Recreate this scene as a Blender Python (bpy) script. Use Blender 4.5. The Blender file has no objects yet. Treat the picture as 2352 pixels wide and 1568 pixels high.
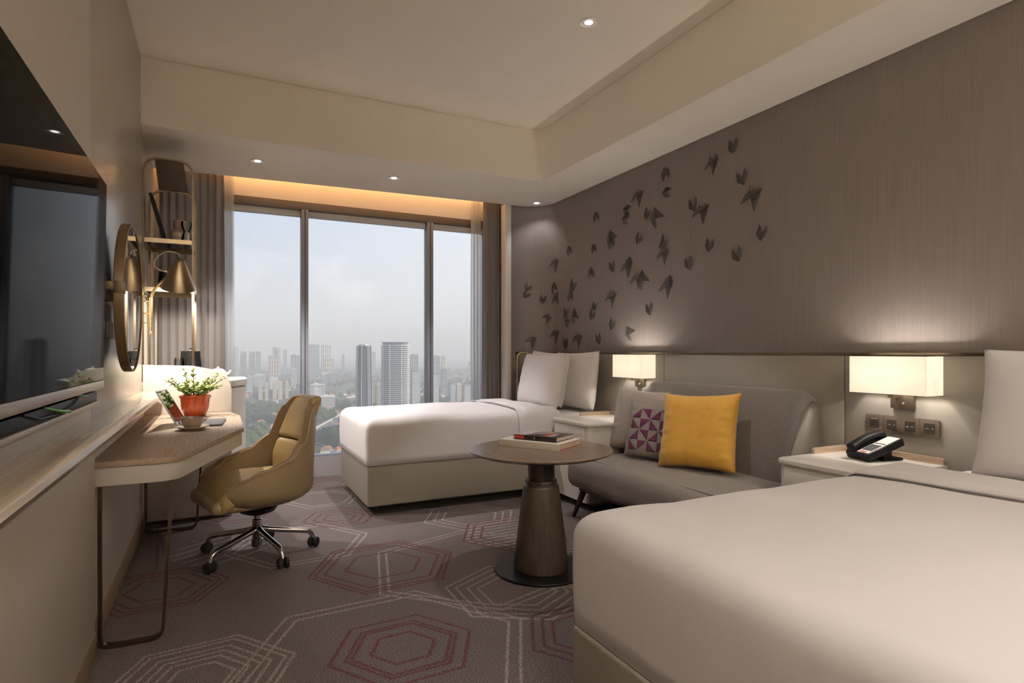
import bpy, bmesh, math, random
from mathutils import Vector, Matrix, noise

# ------------------------------------------------------------------ camera, world, sun, exposure
SC = bpy.context.scene
COL = SC.collection
EYE = 1.18
CAM_YAW = math.atan(675.0 / 1360.0)
cam_data = bpy.data.cameras.new('camera')
cam_data.sensor_fit = 'HORIZONTAL'
cam_data.sensor_width = 36.0
cam_data.lens = 36.0 * 1360.0 / 2352.0
cam_data.shift_y = 24.0 / 2352.0
cam_data.clip_start = 0.05
cam_data.clip_end = 30000
cam = bpy.data.objects.new('camera', cam_data)
COL.objects.link(cam)
cam.location = (0, 0, EYE)
cam.rotation_euler = (math.pi / 2, 0, -CAM_YAW)
SC.camera = cam

SC.view_settings.view_transform = 'Standard'
SC.view_settings.look = 'None'
SC.view_settings.gamma = 1.0
SC.view_settings.use_curve_mapping = False
SC.view_settings.exposure = 0.15
SC.cycles.max_bounces = 9
SC.cycles.diffuse_bounces = 6
SC.cycles.use_adaptive_sampling = True
SC.cycles.adaptive_threshold = 0.05
SC.cycles.adaptive_min_samples = 16
SC.cycles.glossy_bounces = 5
SC.cycles.transmission_bounces = 8
SC.cycles.transparent_max_bounces = 12
SC.cycles.volume_bounces = 0
SC.cycles.sample_clamp_indirect = 4.0
SC.cycles.caustics_reflective = False
SC.cycles.caustics_refractive = False
SC.cycles.blur_glossy = 0.5

SKY_STRENGTH = 1.20
SUN_STRENGTH = 6.1
HAZE_DENSITY = 0.00034
DOWN_W = 20.0
FILL_W = 960.0  # power of the added uplighters behind the camera

world = bpy.data.worlds.new('sky')
SC.world = world
world.use_nodes = True
wn = world.node_tree
wn.nodes.clear()
w_out = wn.nodes.new('ShaderNodeOutputWorld')
w_bg = wn.nodes.new('ShaderNodeBackground')
w_tc = wn.nodes.new('ShaderNodeTexCoord')
w_sep = wn.nodes.new('ShaderNodeSeparateXYZ')
w_ramp = wn.nodes.new('ShaderNodeValToRGB')
w_az = wn.nodes.new('ShaderNodeMix')
w_az.data_type = 'RGBA'
w_az.blend_type = 'MIX'
w_mr = wn.nodes.new('ShaderNodeMapRange')
wn.links.new(w_tc.outputs['Generated'], w_sep.inputs[0])
wn.links.new(w_sep.outputs['Z'], w_ramp.inputs[0])
cr = w_ramp.color_ramp
cr.elements[0].position = 0.0
cr.elements[0].color = (0.62, 0.63, 0.65, 1)
cr.elements[1].position = 0.75
cr.elements[1].color = (0.24, 0.37, 0.62, 1)
e = cr.elements.new(0.12); e.color = (0.51, 0.56, 0.64, 1)
e = cr.elements.new(0.32); e.color = (0.40, 0.50, 0.69, 1)
# the hazy sky pales towards the sun, which stands off to the east (+X)
wn.links.new(w_sep.outputs['X'], w_mr.inputs['Value'])
w_mr.inputs['From Min'].default_value = 0.0
w_mr.inputs['From Max'].default_value = 0.60
w_mr.inputs['To Min'].default_value = 0.0
w_mr.inputs['To Max'].default_value = 0.75
wn.links.new(w_mr.outputs[0], w_az.inputs['Factor'])
wn.links.new(w_ramp.outputs[0], w_az.inputs['A'])
w_az.inputs['B'].default_value = (0.95, 0.94, 0.91, 1)
wn.links.new(w_az.outputs['Result'], w_bg.inputs['Color'])
w_bg.inputs['Strength'].default_value = SKY_STRENGTH
wn.links.new(w_bg.outputs[0], w_out.inputs[0])

sun_d = bpy.data.lights.new('sun', 'SUN')
sun_d.energy = SUN_STRENGTH
sun_d.angle = math.radians(2.0)
sun_d.color = (1.0, 0.86, 0.68)
sun = bpy.data.objects.new('sun', sun_d)
COL.objects.link(sun)
# light travels towards -X, a little +Y, and down: from the right and behind the room
sun.rotation_euler = Vector((-0.86, 0.36, -0.42)).to_track_quat('-Z', 'Y').to_euler()
sun.location = (40, -20, 60)

port = bpy.data.lights.new('window_portal', 'AREA')
port.shape = 'RECTANGLE'
port.size = 2.7
port.size_y = 2.4
port.cycles.is_portal = True
po = bpy.data.objects.new('window_portal', port)
COL.objects.link(po)
po.location = (1.28, 5.80, 1.35)
po.rotation_euler = (-math.pi / 2, 0, 0)

# ------------------------------------------------------------------ materials
def s2l(c):
    return tuple(((v / 255.0) / 12.92 if v / 255.0 <= 0.04045 else ((v / 255.0 + 0.055) / 1.055) ** 2.4) for v in c)

def new_mat(name):
    m = bpy.data.materials.new(name)
    m.use_nodes = True
    nt = m.node_tree
    b = nt.nodes['Principled BSDF']
    return m, nt, b

def M(name, col, rough=0.5, metal=0.0, var=0.06, vscale=12.0, stretch=(1, 1, 1), bump=0.0, bscale=200.0, bstretch=None,
      coat=0.0, spec=0.5, sheen=0.0, coord='Object', detail=4.0):
    m, nt, b = new_mat(name)
    N, L = nt.nodes, nt.links
    tc = N.new('ShaderNodeTexCoord')
    mp = N.new('ShaderNodeMapping')
    mp.inputs['Scale'].default_value = stretch
    L.new(tc.outputs[coord], mp.inputs[0])
    nz = N.new('ShaderNodeTexNoise')
    nz.inputs['Scale'].default_value = vscale
    nz.inputs['Detail'].default_value = detail
    L.new(mp.outputs[0], nz.inputs['Vector'])
    rp = N.new('ShaderNodeValToRGB')
    rp.color_ramp.elements[0].position = 0.28
    rp.color_ramp.elements[1].position = 0.72
    rp.color_ramp.elements[0].color = tuple(max(0, c * (1 - var)) for c in col) + (1,)
    rp.color_ramp.elements[1].color = tuple(min(1, c * (1 + var)) for c in col) + (1,)
    L.new(nz.outputs[0], rp.inputs[0])
    L.new(rp.outputs[0], b.inputs['Base Color'])
    b.inputs['Roughness'].default_value = rough
    b.inputs['Metallic'].default_value = metal
    b.inputs['Specular IOR Level'].default_value = spec
    if coat:
        b.inputs['Coat Weight'].default_value = coat
        b.inputs['Coat Roughness'].default_value = 0.15
    if sheen:
        b.inputs['Sheen Weight'].default_value = sheen
        b.inputs['Sheen Roughness'].default_value = 0.5
    if bump:
        mp2 = N.new('ShaderNodeMapping')
        mp2.inputs['Scale'].default_value = bstretch or (1, 1, 1)
        L.new(tc.outputs[coord], mp2.inputs[0])
        n2 = N.new('ShaderNodeTexNoise')
        n2.inputs['Scale'].default_value = bscale
        n2.inputs['Detail'].default_value = 3
        L.new(mp2.outputs[0], n2.inputs['Vector'])
        bp = N.new('ShaderNodeBump')
        bp.inputs['Strength'].default_value = bump
        bp.inputs['Distance'].default_value = 0.01
        L.new(n2.outputs[0], bp.inputs['Height'])
        L.new(bp.outputs[0], b.inputs['Normal'])
    return m

def emit_mat(name, col, strength):
    m, nt, b = new_mat(name)
    b.inputs['Base Color'].default_value = (0.8, 0.8, 0.8, 1)
    b.inputs['Emission Color'].default_value = col + (1,)
    b.inputs['Emission Strength'].default_value = strength
    return m

def glass_mat(name, tint=(1, 1, 1), gloss=0.06, rough=0.0):
    m = bpy.data.materials.new(name)
    m.use_nodes = True
    nt = m.node_tree
    nt.nodes.clear()
    o = nt.nodes.new('ShaderNodeOutputMaterial')
    t = nt.nodes.new('ShaderNodeBsdfTransparent')
    g = nt.nodes.new('ShaderNodeBsdfGlossy')
    mx = nt.nodes.new('ShaderNodeMixShader')
    fr = nt.nodes.new('ShaderNodeFresnel')
    fr.inputs['IOR'].default_value = 1.45 if gloss > 0.05 else 1.25
    t.inputs['Color'].default_value = tint + (1,)
    g.inputs['Roughness'].default_value = rough
    nt.links.new(fr.outputs[0], mx.inputs[0])
    nt.links.new(t.outputs[0], mx.inputs[1])
    nt.links.new(g.outputs[0], mx.inputs[2])
    nt.links.new(mx.outputs[0], o.inputs[0])
    return m

MT = {}
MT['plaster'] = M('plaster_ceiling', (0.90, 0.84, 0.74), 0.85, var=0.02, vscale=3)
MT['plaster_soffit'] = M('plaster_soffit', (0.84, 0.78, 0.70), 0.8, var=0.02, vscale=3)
MT['lacquer'] = M('beige_lacquer', (0.66, 0.605, 0.53), 0.42, var=0.025, vscale=2.5)
MT['veneer'] = M('grey_veneer', (0.42, 0.375, 0.32), 0.30, var=0.10, vscale=5, stretch=(6, 14, 0.35), coat=0.25)
MT['wallpaper'] = M('ribbed_wallpaper', (0.200, 0.169, 0.156), 0.48, var=0.11, vscale=9, stretch=(22, 22, 0.30), bump=0.22, bscale=60,
                    bstretch=(6, 6, 0.12), spec=0.5)
MT['panel'] = M('taupe_panel_leather', (0.265, 0.235, 0.205), 0.42, var=0.03, vscale=4, bump=0.06, bscale=500)
MT['white_lac'] = M('white_lacquer', (0.74, 0.70, 0.65), 0.30, var=0.02, vscale=4)
MT['white_trim'] = M('white_trim', (0.72, 0.69, 0.66), 0.5, var=0.02, vscale=4)
MT['baseboard'] = M('bronze_baseboard', (0.44, 0.34, 0.22), 0.35, metal=0.3, var=0.05, vscale=6)
MT['oak'] = M('brushed_oak', (0.40, 0.295, 0.215), 0.48, var=0.26, vscale=7, stretch=(26, 0.8, 26), bump=0.08, bscale=30,
              bstretch=(14, 0.8, 14))
MT['oak_x'] = M('brushed_oak_cross', (0.40, 0.29, 0.205), 0.36, var=0.24, vscale=7, stretch=(0.7, 10, 10), coat=0.15)
MT['oak_light'] = M('pale_oak', (0.47, 0.37, 0.275), 0.26, var=0.16, vscale=7, stretch=(20, 0.5, 20), coat=0.6)
MT['oak_dark'] = M('smoked_oak_top', (0.20, 0.145, 0.108), 0.34, var=0.24, vscale=8, stretch=(7, 0.8, 7), coat=0.25)
MT['oak_ped'] = M('smoked_oak_pedestal', (0.060, 0.043, 0.031), 0.42, var=0.30, vscale=9, stretch=(9, 9, 0.5), coat=0.1)
MT['steel_black'] = M('black_steel', (0.02, 0.019, 0.018), 0.35, metal=0.6, var=0.05)
MT['brass'] = M('brushed_brass', (0.58, 0.43, 0.23), 0.28, metal=1.0, var=0.06, vscale=20)
MT['brass_dark'] = M('antique_brass', (0.145, 0.110, 0.076), 0.36, metal=1.0, var=0.08, vscale=20)
MT['brass_mid'] = M('satin_brass', (0.34, 0.265, 0.175), 0.32, metal=1.0, var=0.06, vscale=20)
MT['bronze'] = M('bronze_metal', (0.20, 0.15, 0.11), 0.42, metal=0.85, var=0.08, vscale=20)
MT['chrome'] = M('chrome', (0.62, 0.61, 0.60), 0.10, metal=1.0, var=0.02)
MT['black'] = M('black_plastic', (0.008, 0.008, 0.009), 0.5, var=0.1, spec=0.2)
MT['rubber'] = M('black_rubber', (0.010, 0.010, 0.011), 0.75, var=0.1)
MT['sheet'] = M('white_cotton', (0.74, 0.715, 0.735), 0.82, var=0.015, vscale=5, bump=0.10, bscale=9, sheen=0.15)
MT['pillow'] = M('white_pillow_cotton', (0.80, 0.775, 0.785), 0.85, var=0.012, vscale=5, bump=0.12, bscale=11, sheen=0.15)
MT['bedbase'] = M('taupe_bed_leather', (0.29, 0.258, 0.218), 0.45, var=0.03, vscale=4, bump=0.05, bscale=350)
MT['dark'] = M('dark_plinth', (0.025, 0.022, 0.020), 0.7, var=0.1)
MT['sofa'] = M('grey_brown_chenille', (0.185, 0.155, 0.138), 0.9, var=0.16, vscale=90, bump=0.5, bscale=420, sheen=0.35)
MT['sofa_side'] = M('taupe_sofa_leather', (0.125, 0.108, 0.092), 0.46, var=0.04, vscale=5)
MT['piping'] = M('dark_piping', (0.10, 0.083, 0.072), 0.8, var=0.1)
MT['walnut'] = M('dark_walnut', (0.032, 0.022, 0.018), 0.4, var=0.2, vscale=8, stretch=(4, 4, 0.6))
MT['mustard'] = M('mustard_velvet', (0.62, 0.335, 0.045), 0.75, var=0.07, vscale=10, bump=0.1, bscale=14, sheen=0.3)
MT['greycush'] = M('taupe_satin', (0.34, 0.285, 0.255), 0.5, var=0.05, vscale=8, bump=0.1, bscale=10, sheen=0.2)
MT['linen'] = M('grey_linen', (0.27, 0.235, 0.215), 0.85, var=0.12, vscale=160, bump=0.2, bscale=300)
MT['plum'] = M('plum_patch', (0.125, 0.022, 0.075), 0.8, var=0.08, vscale=60, bump=0.15, bscale=300)
MT['leather'] = M('mustard_leather', (0.45, 0.325, 0.15), 0.38, var=0.06, vscale=6, bump=0.12, bscale=160)
MT['leather_out'] = M('tan_leather', (0.31, 0.228, 0.130), 0.44, var=0.06, vscale=6, bump=0.12, bscale=160)
MT['leather_pipe'] = M('leather_piping', (0.40, 0.28, 0.15), 0.4, var=0.05)
MT['curtain'] = M('taupe_curtain', (0.20, 0.18, 0.175), 0.85, var=0.07, vscale=8, stretch=(3, 3, 0.3), sheen=0.2)
MT['terracotta'] = M('glazed_terracotta', (0.50, 0.085, 0.025), 0.18, var=0.10, vscale=7, coat=0.6)
MT['soil'] = M('soil', (0.03, 0.02, 0.013), 0.9, var=0.3, vscale=60)
MT['leaf'] = M('jade_leaf', (0.20, 0.34, 0.06), 0.4, var=0.35, vscale=60)
MT['leaf_tip'] = M('jade_leaf_tip', (0.30, 0.33, 0.08), 0.4, var=0.3, vscale=60)
MT['stem'] = M('plant_stem', (0.16, 0.09, 0.045), 0.7, var=0.15)
MT['silver'] = M('laptop_silver', (0.55, 0.55, 0.57), 0.32, metal=0.7, var=0.02)
MT['screen'] = M('dark_screen', (0.006, 0.006, 0.007), 0.045, var=0.05, spec=0.6)
MT['tvscreen'] = M('tv_screen', (0.004, 0.0042, 0.005), 0.03, var=0.05, spec=0.02)
MT['bezel'] = M('bezel_metal', (0.30, 0.27, 0.23), 0.35, metal=0.5, var=0.03)
MT['deck'] = M('laptop_deck', (0.13, 0.13, 0.145), 0.35, metal=0.4, var=0.03)
MT['tvscreen'].node_tree.nodes['Principled BSDF'].inputs['IOR'].default_value = 1.26
MT['keys'] = M('grey_keys', (0.06, 0.06, 0.065), 0.5, var=0.05)
MT['ceramic'] = M('cream_ceramic', (0.66, 0.58, 0.47), 0.22, var=0.03, coat=0.3)
MT['cup_brown'] = M('taupe_ceramic', (0.42, 0.33, 0.24), 0.25, var=0.05, vscale=30, stretch=(6, 6, 0.4), coat=0.3)
MT['coffee'] = M('coffee', (0.04, 0.018, 0.008), 0.1, var=0.05)
MT['paper'] = M('page_edges', (0.62, 0.56, 0.48), 0.8, var=0.08, vscale=40, stretch=(1, 1, 14))
MT['bookwhite'] = M('white_book_cover', (0.72, 0.67, 0.60), 0.5, var=0.03)
MT['bookred'] = M('red_endpaper', (0.45, 0.03, 0.02), 0.5, var=0.05)
MT['bookblack'] = M('black_book_spine', (0.016, 0.013, 0.012), 0.35, var=0.1)
MT['bookcover'] = M('dark_book_cover', (0.07, 0.042, 0.048), 0.25, var=0.5, vscale=14, coat=0.4)
MT['bookpale'] = M('pale_cover_print', (0.55, 0.48, 0.46), 0.3, var=0.1)
MT['ink_white'] = M('white_ink', (0.75, 0.72, 0.68), 0.5, var=0.02)
MT['ink_red'] = M('red_ink', (0.55, 0.06, 0.05), 0.5, var=0.05)
MT['ink_gold'] = M('gold_ink', (0.70, 0.48, 0.14), 0.5, var=0.05)
MT['phone_card'] = M('phone_faceplate', (0.62, 0.60, 0.60), 0.4, var=0.02)
MT['plate'] = M('bronze_switch_plate', (0.20, 0.155, 0.125), 0.38, metal=0.55, var=0.05, vscale=30)
MT['plate_in'] = M('dark_switch_insert', (0.045, 0.036, 0.030), 0.35, var=0.08)
MT['green_tie'] = M('green_cable_tie', (0.03, 0.30, 0.012), 0.4, var=0.05)
MT['alu'] = M('window_aluminium', (0.235, 0.25, 0.30), 0.5, metal=0.0, var=0.04)
MT['alu_dark'] = M('dark_gasket', (0.05, 0.045, 0.045), 0.6, var=0.05)
MT['frame_brown'] = M('brown_window_head', (0.135, 0.105, 0.085), 0.5, var=0.05)
MT['kerb'] = M('grey_window_kerb', (0.36, 0.34, 0.36), 0.5, var=0.03)
MT['pane'] = glass_mat('window_glass', (0.97, 0.985, 1.0), gloss=0.02)
MT['glass'] = glass_mat('clear_glass', (0.90, 0.92, 0.91), gloss=0.08)
MT['shelf_glass'] = glass_mat('smoked_shelf_glass', (0.80, 0.76, 0.70), gloss=0.08)
MT['mirror'] = M('mirror_silver', (0.88, 0.88, 0.87), 0.012, metal=1.0, var=0.005)
MT['mirror_rim'] = M('tan_leather_rim', (0.135, 0.085, 0.038), 0.45, metal=0.25, var=0.06)
MT['dl_white'] = M('white_downlight_trim', (0.75, 0.72, 0.68), 0.45, var=0.02)
MT['lens'] = emit_mat('downlight_lens', (1.0, 0.95, 0.88), 9.0)
MT['cove'] = emit_mat('cove_led_strip', (1.0, 0.52, 0.19), 10.0)
MT['bulb'] = emit_mat('warm_bulb', (1.0, 0.80, 0.52), 12.0)

def sheer_mat():
    m = bpy.data.materials.new('white_sheer')
    m.use_nodes = True
    nt = m.node_tree
    nt.nodes.clear()
    N, L = nt.nodes, nt.links
    o = N.new('ShaderNodeOutputMaterial')
    t = N.new('ShaderNodeBsdfTransparent')
    d = N.new('ShaderNodeBsdfDiffuse')
    tr = N.new('ShaderNodeBsdfTranslucent')
    tc = N.new('ShaderNodeTexCoord')
    wv = N.new('ShaderNodeTexWave')
    wv.inputs['Scale'].default_value = 260.0
    wv.bands_direction = 'Z'
    L.new(tc.outputs['Object'], wv.inputs['Vector'])
    mr = N.new('ShaderNodeMapRange')
    mr.inputs['To Min'].default_value = 0.38
    mr.inputs['To Max'].default_value = 0.62
    L.new(wv.outputs['Fac'], mr.inputs['Value'])
    d.inputs['Color'].default_value = (0.82, 0.82, 0.83, 1)
    tr.inputs['Color'].default_value = (0.80, 0.80, 0.82, 1)
    a = N.new('ShaderNodeMixShader')
    a.inputs[0].default_value = 0.6
    L.new(d.outputs[0], a.inputs[1]); L.new(tr.outputs[0], a.inputs[2])
    x = N.new('ShaderNodeMixShader')
    L.new(mr.outputs[0], x.inputs[0])
    L.new(t.outputs[0], x.inputs[1]); L.new(a.outputs[0], x.inputs[2])
    L.new(x.outputs[0], o.inputs[0])
    return m
MT['sheer'] = sheer_mat()

def shade_mat():
    m = bpy.data.materials.new('cream_shade_fabric')
    m.use_nodes = True
    nt = m.node_tree
    nt.nodes.clear()
    N, L = nt.nodes, nt.links
    o = N.new('ShaderNodeOutputMaterial')
    d = N.new('ShaderNodeBsdfDiffuse')
    tr = N.new('ShaderNodeBsdfTranslucent')
    em = N.new('ShaderNodeEmission')
    tc = N.new('ShaderNodeTexCoord')
    nz = N.new('ShaderNodeTexNoise')
    nz.inputs['Scale'].default_value = 30.0
    L.new(tc.outputs['Object'], nz.inputs['Vector'])
    rp = N.new('ShaderNodeValToRGB')
    rp.color_ramp.elements[0].color = (0.47, 0.45, 0.41, 1)
    rp.color_ramp.elements[1].color = (0.52, 0.50, 0.455, 1)
    L.new(nz.outputs[0], rp.inputs[0])
    L.new(rp.outputs[0], d.inputs['Color']); L.new(rp.outputs[0], tr.inputs['Color'])
    em.inputs['Color'].default_value = (1.0, 0.90, 0.70, 1)
    em.inputs['Strength'].default_value = 0.42
    a = N.new('ShaderNodeMixShader'); a.inputs[0].default_value = 0.55
    L.new(d.outputs[0], a.inputs[1]); L.new(tr.outputs[0], a.inputs[2])
    ad = N.new('ShaderNodeAddShader')
    L.new(a.outputs[0], ad.inputs[0]); L.new(em.outputs[0], ad.inputs[1])
    L.new(ad.outputs[0], o.inputs[0])
    return m
MT['shade'] = shade_mat()

def mesh_facet_mat(name, col, alpha):
    m = bpy.data.materials.new(name)
    m.use_nodes = True
    nt = m.node_tree
    N, L = nt.nodes, nt.links
    b = N['Principled BSDF']
    o = N['Material Output']
    tc = N.new('ShaderNodeTexCoord')
    ck = N.new('ShaderNodeTexChecker')
    ck.inputs['Scale'].default_value = 700.0
    L.new(tc.outputs['Object'], ck.inputs['Vector'])
    mr = N.new('ShaderNodeMapRange')
    mr.inputs['To Min'].default_value = alpha - 0.12
    mr.inputs['To Max'].default_value = alpha + 0.12
    L.new(ck.outputs['Fac'], mr.inputs['Value'])
    b.inputs['Base Color'].default_value = col + (1,)
    b.inputs['Roughness'].default_value = 0.5
    b.inputs['Metallic'].default_value = 0.3
    L.new(mr.outputs[0], b.inputs['Alpha'])
    return m
MT['facet'] = mesh_facet_mat('fine_wire_mesh', (0.150, 0.125, 0.112), 0.40)
MT['facet_light'] = mesh_facet_mat('open_wire_mesh', (0.110, 0.090, 0.080), 0.10)
MT['wire'] = M('dark_wire', (0.100, 0.082, 0.072), 0.5, metal=0.3, var=0.05)

# carpet: heathered pile with woven hexagon outlines (flat woven pattern)
def carpet_mat():
    m, nt, b = new_mat('hexagon_carpet')
    N, L = nt.nodes, nt.links
    def val(op, a, bb=None, c=None):
        n = N.new('ShaderNodeMath'); n.operation = op
        for i, v in enumerate((a, bb, c)):
            if v is None: continue
            if isinstance(v, (int, float)): n.inputs[i].default_value = v
            else: L.new(v, n.inputs[i])
        return n.outputs[0]
    geo = N.new('ShaderNodeNewGeometry')
    nz = N.new('ShaderNodeTexNoise'); nz.inputs['Scale'].default_value = 170.0; nz.inputs['Detail'].default_value = 1.0
    L.new(geo.outputs['Position'], nz.inputs['Vector'])
    va = N.new('ShaderNodeVectorMath'); va.operation = 'SUBTRACT'
    L.new(nz.outputs['Color'], va.inputs[0]); va.inputs[1].default_value = (0.5, 0.5, 0.5)
    vs = N.new('ShaderNodeVectorMath'); vs.operation = 'SCALE'
    L.new(va.outputs[0], vs.inputs[0]); vs.inputs['Scale'].default_value = 0.022
    vp = N.new('ShaderNodeVectorMath'); vp.operation = 'ADD'
    L.new(geo.outputs['Position'], vp.inputs[0]); L.new(vs.outputs[0], vp.inputs[1])
    sp = N.new('ShaderNodeSeparateXYZ'); L.new(vp.outputs[0], sp.inputs[0])
    X, Y = sp.outputs['X'], sp.outputs['Y']
    def hexagon(cx, cy, rot):
        c, s = math.cos(rot), math.sin(rot)
        dx = val('SUBTRACT', X, cx); dy = val('SUBTRACT', Y, cy)
        px = val('ABSOLUTE', val('ADD', val('MULTIPLY', dx, c), val('MULTIPLY', dy, s)))
        py = val('ABSOLUTE', val('SUBTRACT', val('MULTIPLY', dy, c), val('MULTIPLY', dx, s)))
        return val('MAXIMUM', py, val('ADD', val('MULTIPLY', px, 0.866), val('MULTIPLY', py, 0.5))), px, py
    def rings(cx, cy, R, fr, w, rot=0.05):
        h, px, py = hexagon(cx, cy, rot)
        acc = None
        for f in fr:
            k = val('LESS_THAN', val('ABSOLUTE', val('SUBTRACT', h, R * 0.866 * f)), w)
            acc = k if acc is None else val('MAXIMUM', acc, k)
        return acc
    def stripes(cx, cy, R, n, w, rot=0.05, slant=0.0):
        c, s = math.cos(rot + slant), math.sin(rot + slant)
        h, px, py = hexagon(cx, cy, rot)
        dy = val('SUBTRACT', val('MULTIPLY', val('SUBTRACT', Y, cy), c), val('MULTIPLY', val('SUBTRACT', X, cx), s))
        st = val('LESS_THAN', val('ABSOLUTE', val('SUBTRACT', val('FRACT', val('MULTIPLY', dy, n)), 0.5)), w)
        return val('MULTIPLY', st, val('LESS_THAN', h, R * 0.866))
    red = None
    for (cx, cy, R, fr) in ((0.826, 3.265, 0.405, (1.0, 0.92, 0.80, 0.52)), (0.665, 2.315, 0.292, (1.0, 0.79, 0.71, 0.45)),
                            (1.74, 3.46, 0.37, (1.0, 0.86, 0.68)), (0.775, 4.33, 0.25, (1.0, 0.72, 0.45)), (0.89, 5.50, 0.27, (1.0, 0.75, 0.5)),
                            (-0.26, 3.42, 0.31, (1.0, 0.88, 0.74, 0.5)), (1.42, 2.08, 0.30, (1.0, 0.83, 0.66)), (0.10, 4.75, 0.28, (1.0, 0.7)),
                            (0.35, 1.35, 0.33, (1.0, 0.8, 0.7, 0.45)), (0.2, 0.2, 0.36, (1.0, 0.8, 0.7, 0.45)), (0.6, -0.8, 0.36, (1.0, 0.8, 0.7, 0.45))):
        r = rings(cx, cy, R, fr, 0.0075)
        red = r if red is None else val('MAXIMUM', red, r)
    wht = None
    for k in (rings(-0.06, 2.42, 0.33, (1.0, 0.90, 0.74, 0.62, 0.5, 0.35), 0.006, 0.1), rings(0.60, 2.30, 0.60, (1.0, 0.90), 0.006),
              rings(1.33, 2.62, 0.36, (1.0, 0.86, 0.7, 0.55), 0.006, 0.5), stripes(1.74, 3.46, 0.36, 18, 0.14),
              rings(1.62, 3.95, 0.34, (1.0, 0.80, 0.62), 0.006, 0.02), rings(0.45, 3.85, 0.42, (1.0, 0.88), 0.006),
              stripes(0.02, 3.95, 0.30, 12, 0.10, 0.05, 0.5), rings(0.75, 4.95, 0.30, (1.0, 0.8), 0.006), rings(1.30, 3.05, 0.62, (1.0, 0.92), 0.006, 0.3),
              rings(2.05, 2.6, 0.5, (1.0, 0.9), 0.006), rings(0.0, 1.0, 0.5, (1.0, 0.9), 0.006)):
        wht = k if wht is None else val('MAXIMUM', wht, k)
    base = N.new('ShaderNodeTexNoise'); base.inputs['Scale'].default_value = 210.0; base.inputs['Detail'].default_value = 2.0
    L.new(geo.outputs['Position'], base.inputs['Vector'])
    rp = N.new('ShaderNodeValToRGB')
    rp.color_ramp.elements[0].position = 0.36; rp.color_ramp.elements[0].color = (0.060, 0.048, 0.046, 1)
    rp.color_ramp.elements[1].position = 0.66; rp.color_ramp.elements[1].color = (0.212, 0.178, 0.170, 1)
    L.new(base.outputs[0], rp.inputs[0])
    brk = N.new('ShaderNodeTexNoise'); brk.inputs['Scale'].default_value = 150.0
    L.new(geo.outputs['Position'], brk.inputs['Vector'])
    bk = val('GREATER_THAN', brk.outputs[0], 0.44)
    m1 = N.new('ShaderNodeMix'); m1.data_type = 'RGBA'
    L.new(val('MULTIPLY', val('MULTIPLY', wht, bk), 0.52), m1.inputs['Factor'])
    L.new(rp.outputs[0], m1.inputs['A']); m1.inputs['B'].default_value = (0.44, 0.385, 0.38, 1)
    m2 = N.new('ShaderNodeMix'); m2.data_type = 'RGBA'
    L.new(val('MULTIPLY', val('MULTIPLY', red, bk), 0.88), m2.inputs['Factor'])
    L.new(m1.outputs['Result'], m2.inputs['A']); m2.inputs['B'].default_value = (0.105, 0.028, 0.042, 1)
    L.new(m2.outputs['Result'], b.inputs['Base Color'])
    b.inputs['Roughness'].default_value = 0.95
    b.inputs['Specular IOR Level'].default_value = 0.1
    bp = N.new('ShaderNodeBump'); bp.inputs['Strength'].default_value = 0.5; bp.inputs['Distance'].default_value = 0.004
    L.new(base.outputs[0], bp.inputs['Height']); L.new(bp.outputs[0], b.inputs['Normal'])
    return m
MT['carpet'] = carpet_mat()

# ------------------------------------------------------------------ mesh helpers
ORG = {}

def tag(o, label=None, cat=None, group=None, kind=None):
    if label: o['label'] = label
    if cat: o['category'] = cat
    if group: o['group'] = group
    if kind: o['kind'] = kind
    return o

def thing(name, label, cat, loc=(0, 0, 0), group=None):
    o = bpy.data.objects.new(name, None)
    o.empty_display_size = 0.05
    COL.objects.link(o)
    o.location = loc
    ORG[o.name] = Vector(loc)
    return tag(o, label, cat, group)

def add(name, me, mat, parent=None):
    o = bpy.data.objects.new(name, me)
    if mat is not None and not me.materials:
        me.materials.append(MT[mat] if isinstance(mat, str) else mat)
    COL.objects.link(o)
    if parent is not None:
        o.parent = parent
        ORG[o.name] = ORG[parent.name]
    else:
        ORG[o.name] = Vector((0, 0, 0))
    return o

def poly(name, verts, faces, mat, parent=None, smooth=False):
    off = ORG[parent.name] if parent is not None else Vector((0, 0, 0))
    me = bpy.data.meshes.new(name)
    me.from_pydata([Vector(v) - off for v in verts], [], faces)
    me.update()
    if smooth:
        me.polygons.foreach_set('use_smooth', [True] * len(me.polygons))
    return add(name, me, mat, parent)

def from_bm(name, bm, mat, parent=None, smooth=False, sharp=None):
    off = ORG[parent.name] if parent is not None else Vector((0, 0, 0))
    bmesh.ops.translate(bm, verts=bm.verts, vec=-off)
    bmesh.ops.recalc_face_normals(bm, faces=bm.faces)
    me = bpy.data.meshes.new(name)
    bm.to_mesh(me)
    bm.free()
    if smooth:
        me.polygons.foreach_set('use_smooth', [True] * len(me.polygons))
        if sharp is not None:
            me.set_sharp_from_angle(angle=math.radians(sharp))
    return add(name, me, mat, parent)

def bm_box(bm, x0, x1, y0, y1, z0, z1):
    vs = [bm.verts.new(p) for p in ((x0, y0, z0), (x1, y0, z0), (x1, y1, z0), (x0, y1, z0), (x0, y0, z1), (x1, y0, z1), (x1, y1, z1), (x0, y1, z1))]
    for f in ((0, 3, 2, 1), (4, 5, 6, 7), (0, 1, 5, 4), (1, 2, 6, 5), (2, 3, 7, 6), (3, 0, 4, 7)):
        bm.faces.new([vs[i] for i in f])
    return vs

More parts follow.
